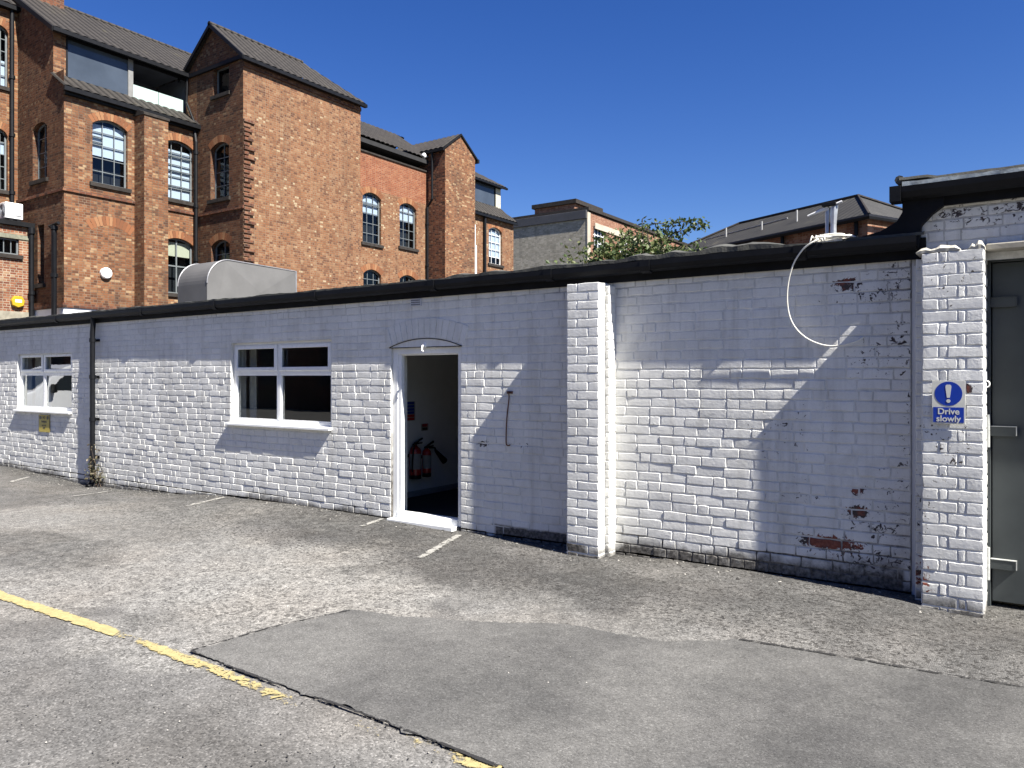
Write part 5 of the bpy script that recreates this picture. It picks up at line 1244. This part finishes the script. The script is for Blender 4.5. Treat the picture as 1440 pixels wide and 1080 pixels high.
# grit along the wall foot and loose stones on the asphalt
gv = MB(); rs = random.Random(8)
def stone(p, s):
    k = rs.uniform(.5, .9); q0 = rs.uniform(0, 6)
    top = gv.vert((p.x + rs.uniform(-.2, .2) * s, p.y, p.z + s * k)); ring = [gv.vert((p.x + s * rs.uniform(.7, 1.1) * math.cos(q0 + j * 1.05), p.y + s * rs.uniform(.7, 1.1) * math.sin(q0 + j * 1.05), p.z + s * .25 * rs.uniform(.5, 1.3))) for j in range(6)]
    bot = [gv.vert((gv.v[i][0], gv.v[i][1], p.z - s * .3)) for i in ring]
    for j in range(6): gv.face([ring[j], ring[(j + 1) % 6], top]); gv.face([bot[j], bot[(j + 1) % 6], ring[(j + 1) % 6], ring[j]])
for k in range(1500):
    x = rs.uniform(-15, 2.2); y = -abs(rs.gauss(0, .16)) - .01
    if PLx - .02 < x < PSx: y -= .25
    if QL - .02 < x < QR: y -= .24
    if DR[0] < x < DR[1]: y -= .08
    stone(Vector((x, y, gh(x, y))), rs.uniform(.004, .011) * (1.6 if rs.random() < .06 else 1))
for k in range(900):
    p = PG(rs.uniform(-50, 1500), rs.uniform(700, 1080)); stone(Vector((p.x, p.y, gh(p.x, p.y) + .008)), rs.uniform(.002, .0055) * (1.5 if rs.random() < .05 else 1))
tg = NT('grit'); tg.bsdf(tg.ramp(tg.island(), [(0, (.02, .019, .017)), (.6, (.07, .066, .06)), (.92, (.2, .19, .17)), (1, (.42, .4, .36))]), .85)
tag(gv.build('gravel', tg.m, recalc=False), 'loose grit and small stones along the foot of the white wall', 'gravel', kind='stuff')

# ------------------------------------------------------------------ van parked beyond the frame, seen mirrored in the far-left window
VX0, VX1, VY = -24.6, -22.7, -2.4
van = thing('parked_van', ((VX0 + VX1) / 2, -4.9, 0), 'white van mirrored in the panes of the far left window', 'van')
sidep = [(0, .35), (0, .85), (-.1, 1.0), (-.95, 1.22), (-1.75, 1.88), (-2.1, 1.98), (-5.0, 1.98), (-5.1, 1.8), (-5.1, .35)]
vb = MB(); vb.prism([(VX0, VY + y, z) for y, z in sidep], (VX1 - VX0, 0, 0)); vb.build('body', simple('white_car_paint', (.8, .8, .8), .25, .02, 3), van, bevel=.05, segs=3)
vw = MB(); vw.poly([(VX0 + .12, VY - 1.0, 1.275), (VX1 - .12, VY - 1.0, 1.275), (VX1 - .18, VY - 1.7, 1.855), (VX0 + .18, VY - 1.7, 1.855)]); vw.build('windscreen', simple('dark_car_glass', (.02, .025, .03), .08, .1, 2), van)
vs = MB(); vs.prism([(VX1 + .002, VY + y, z) for y, z in ((-1.35, 1.25), (-1.85, 1.75), (-2.6, 1.78), (-2.6, 1.22))], (.006, 0, 0)); vs.build('side_window', simple('dark_car_glass', (.02, .025, .03)), van)
for x_ in (VX0 + .12, VX1 - .12):
    for y_ in (-.9, -4.1):
        w = MB(); w.lathe((x_ - .11, VY + y_, .33), [(.2, 0), (.33, .01), (.33, .22), (.2, .24)], 20, ax=0); w.build('wheel', M_BLACK, van)
vm = MB(); vm.box((VX1 + .02, VY - 1.5, 1.18), (VX1 + .25, VY - 1.38, 1.42)); vm.build('mirror', M_BLACK, van, bevel=.03)

# unseen dark brick range, added across the yard to darken the shed's glass
opp = thing('unseen_brick_range', (-20, -19, 0), 'long unseen brick range across the yard, added to darken the shed window reflections', 'building')
om = MB(); ow = [(-56 + 4.5 * k, -54.6 + 4.5 * k, 1.2, 3.0, .15) for k in range(15)]
for yy in (-19.0,):
    for q in ow: om.box((q[0], yy + .001, q[2]), (q[1], yy + .03, q[3]), 1)
om.box((-60, -26, 0), (14, -19, 6.2)); om.build('wall', [M_BRICKD, M_DARK], opp); om = MB(); om.roof((14.3, -18.7, 6.15), (-60.3, -18.7, 6.15), (-60.3, -22.5, 8.6), (14.3, -22.5, 8.6), amp=0); om.roof((-60.3, -26.3, 6.15), (14.3, -26.3, 6.15), (14.3, -22.5, 8.6), (-60.3, -22.5, 8.6), amp=0); om.build('roof', M_SLATE, opp, recalc=False)

# ------------------------------------------------------------------ light, sky, camera
SD = Vector((5.4, -1.0, 6.2)).normalized()
sun = bpy.data.lights.new('sun', 'SUN'); sun.energy = 5.0; sun.angle = R(.53); sun.color = (1.0, .955, .88)
so = bpy.data.objects.new('sun', sun); COL.objects.link(so); so.rotation_euler = SD.to_track_quat('Z', 'Y').to_euler(); so.location = (8, -4, 12)
w = bpy.data.worlds.new('World'); scene.world = w; w.use_nodes = True; nt = w.node_tree; nt.nodes.clear()
sk = nt.nodes.new('ShaderNodeTexSky'); sk.sky_type = 'NISHITA'; sk.sun_disc = False
sk.sun_elevation = math.asin(SD.z); sk.sun_rotation = math.atan2(SD.x, SD.y)
sk.air_density = 1.0; sk.dust_density = 0.0; sk.ozone_density = 4.0; sk.altitude = 0
bg = nt.nodes.new('ShaderNodeBackground'); bg.inputs[1].default_value = .047; wo = nt.nodes.new('ShaderNodeOutputWorld')
hs = nt.nodes.new('ShaderNodeHueSaturation'); hs.inputs['Saturation'].default_value = 1.3; hs.inputs['Hue'].default_value = .52; nt.links.new(sk.outputs[0], hs.inputs['Color']); nt.links.new(hs.outputs[0], bg.inputs[0]); nt.links.new(bg.outputs[0], wo.inputs[0])
cam = bpy.data.cameras.new('camera'); co = bpy.data.objects.new('camera', cam); COL.objects.link(co)
cam.sensor_width = 36; cam.lens = 27.0; cam.shift_y = -10 / 1440.0; cam.clip_start = .05; cam.clip_end = 2000
co.location = (0, -D, H); co.rotation_euler = (R(90), 0, TH); scene.camera = co
vs_ = scene.view_settings; vs_.view_transform = 'Standard'; vs_.look = 'None'; vs_.exposure = 1.5; vs_.gamma = 1
scene.cycles.use_denoising = True; scene.cycles.max_bounces = 8; scene.cycles.transparent_max_bounces = 8
scene.cycles.sample_clamp_indirect = 6
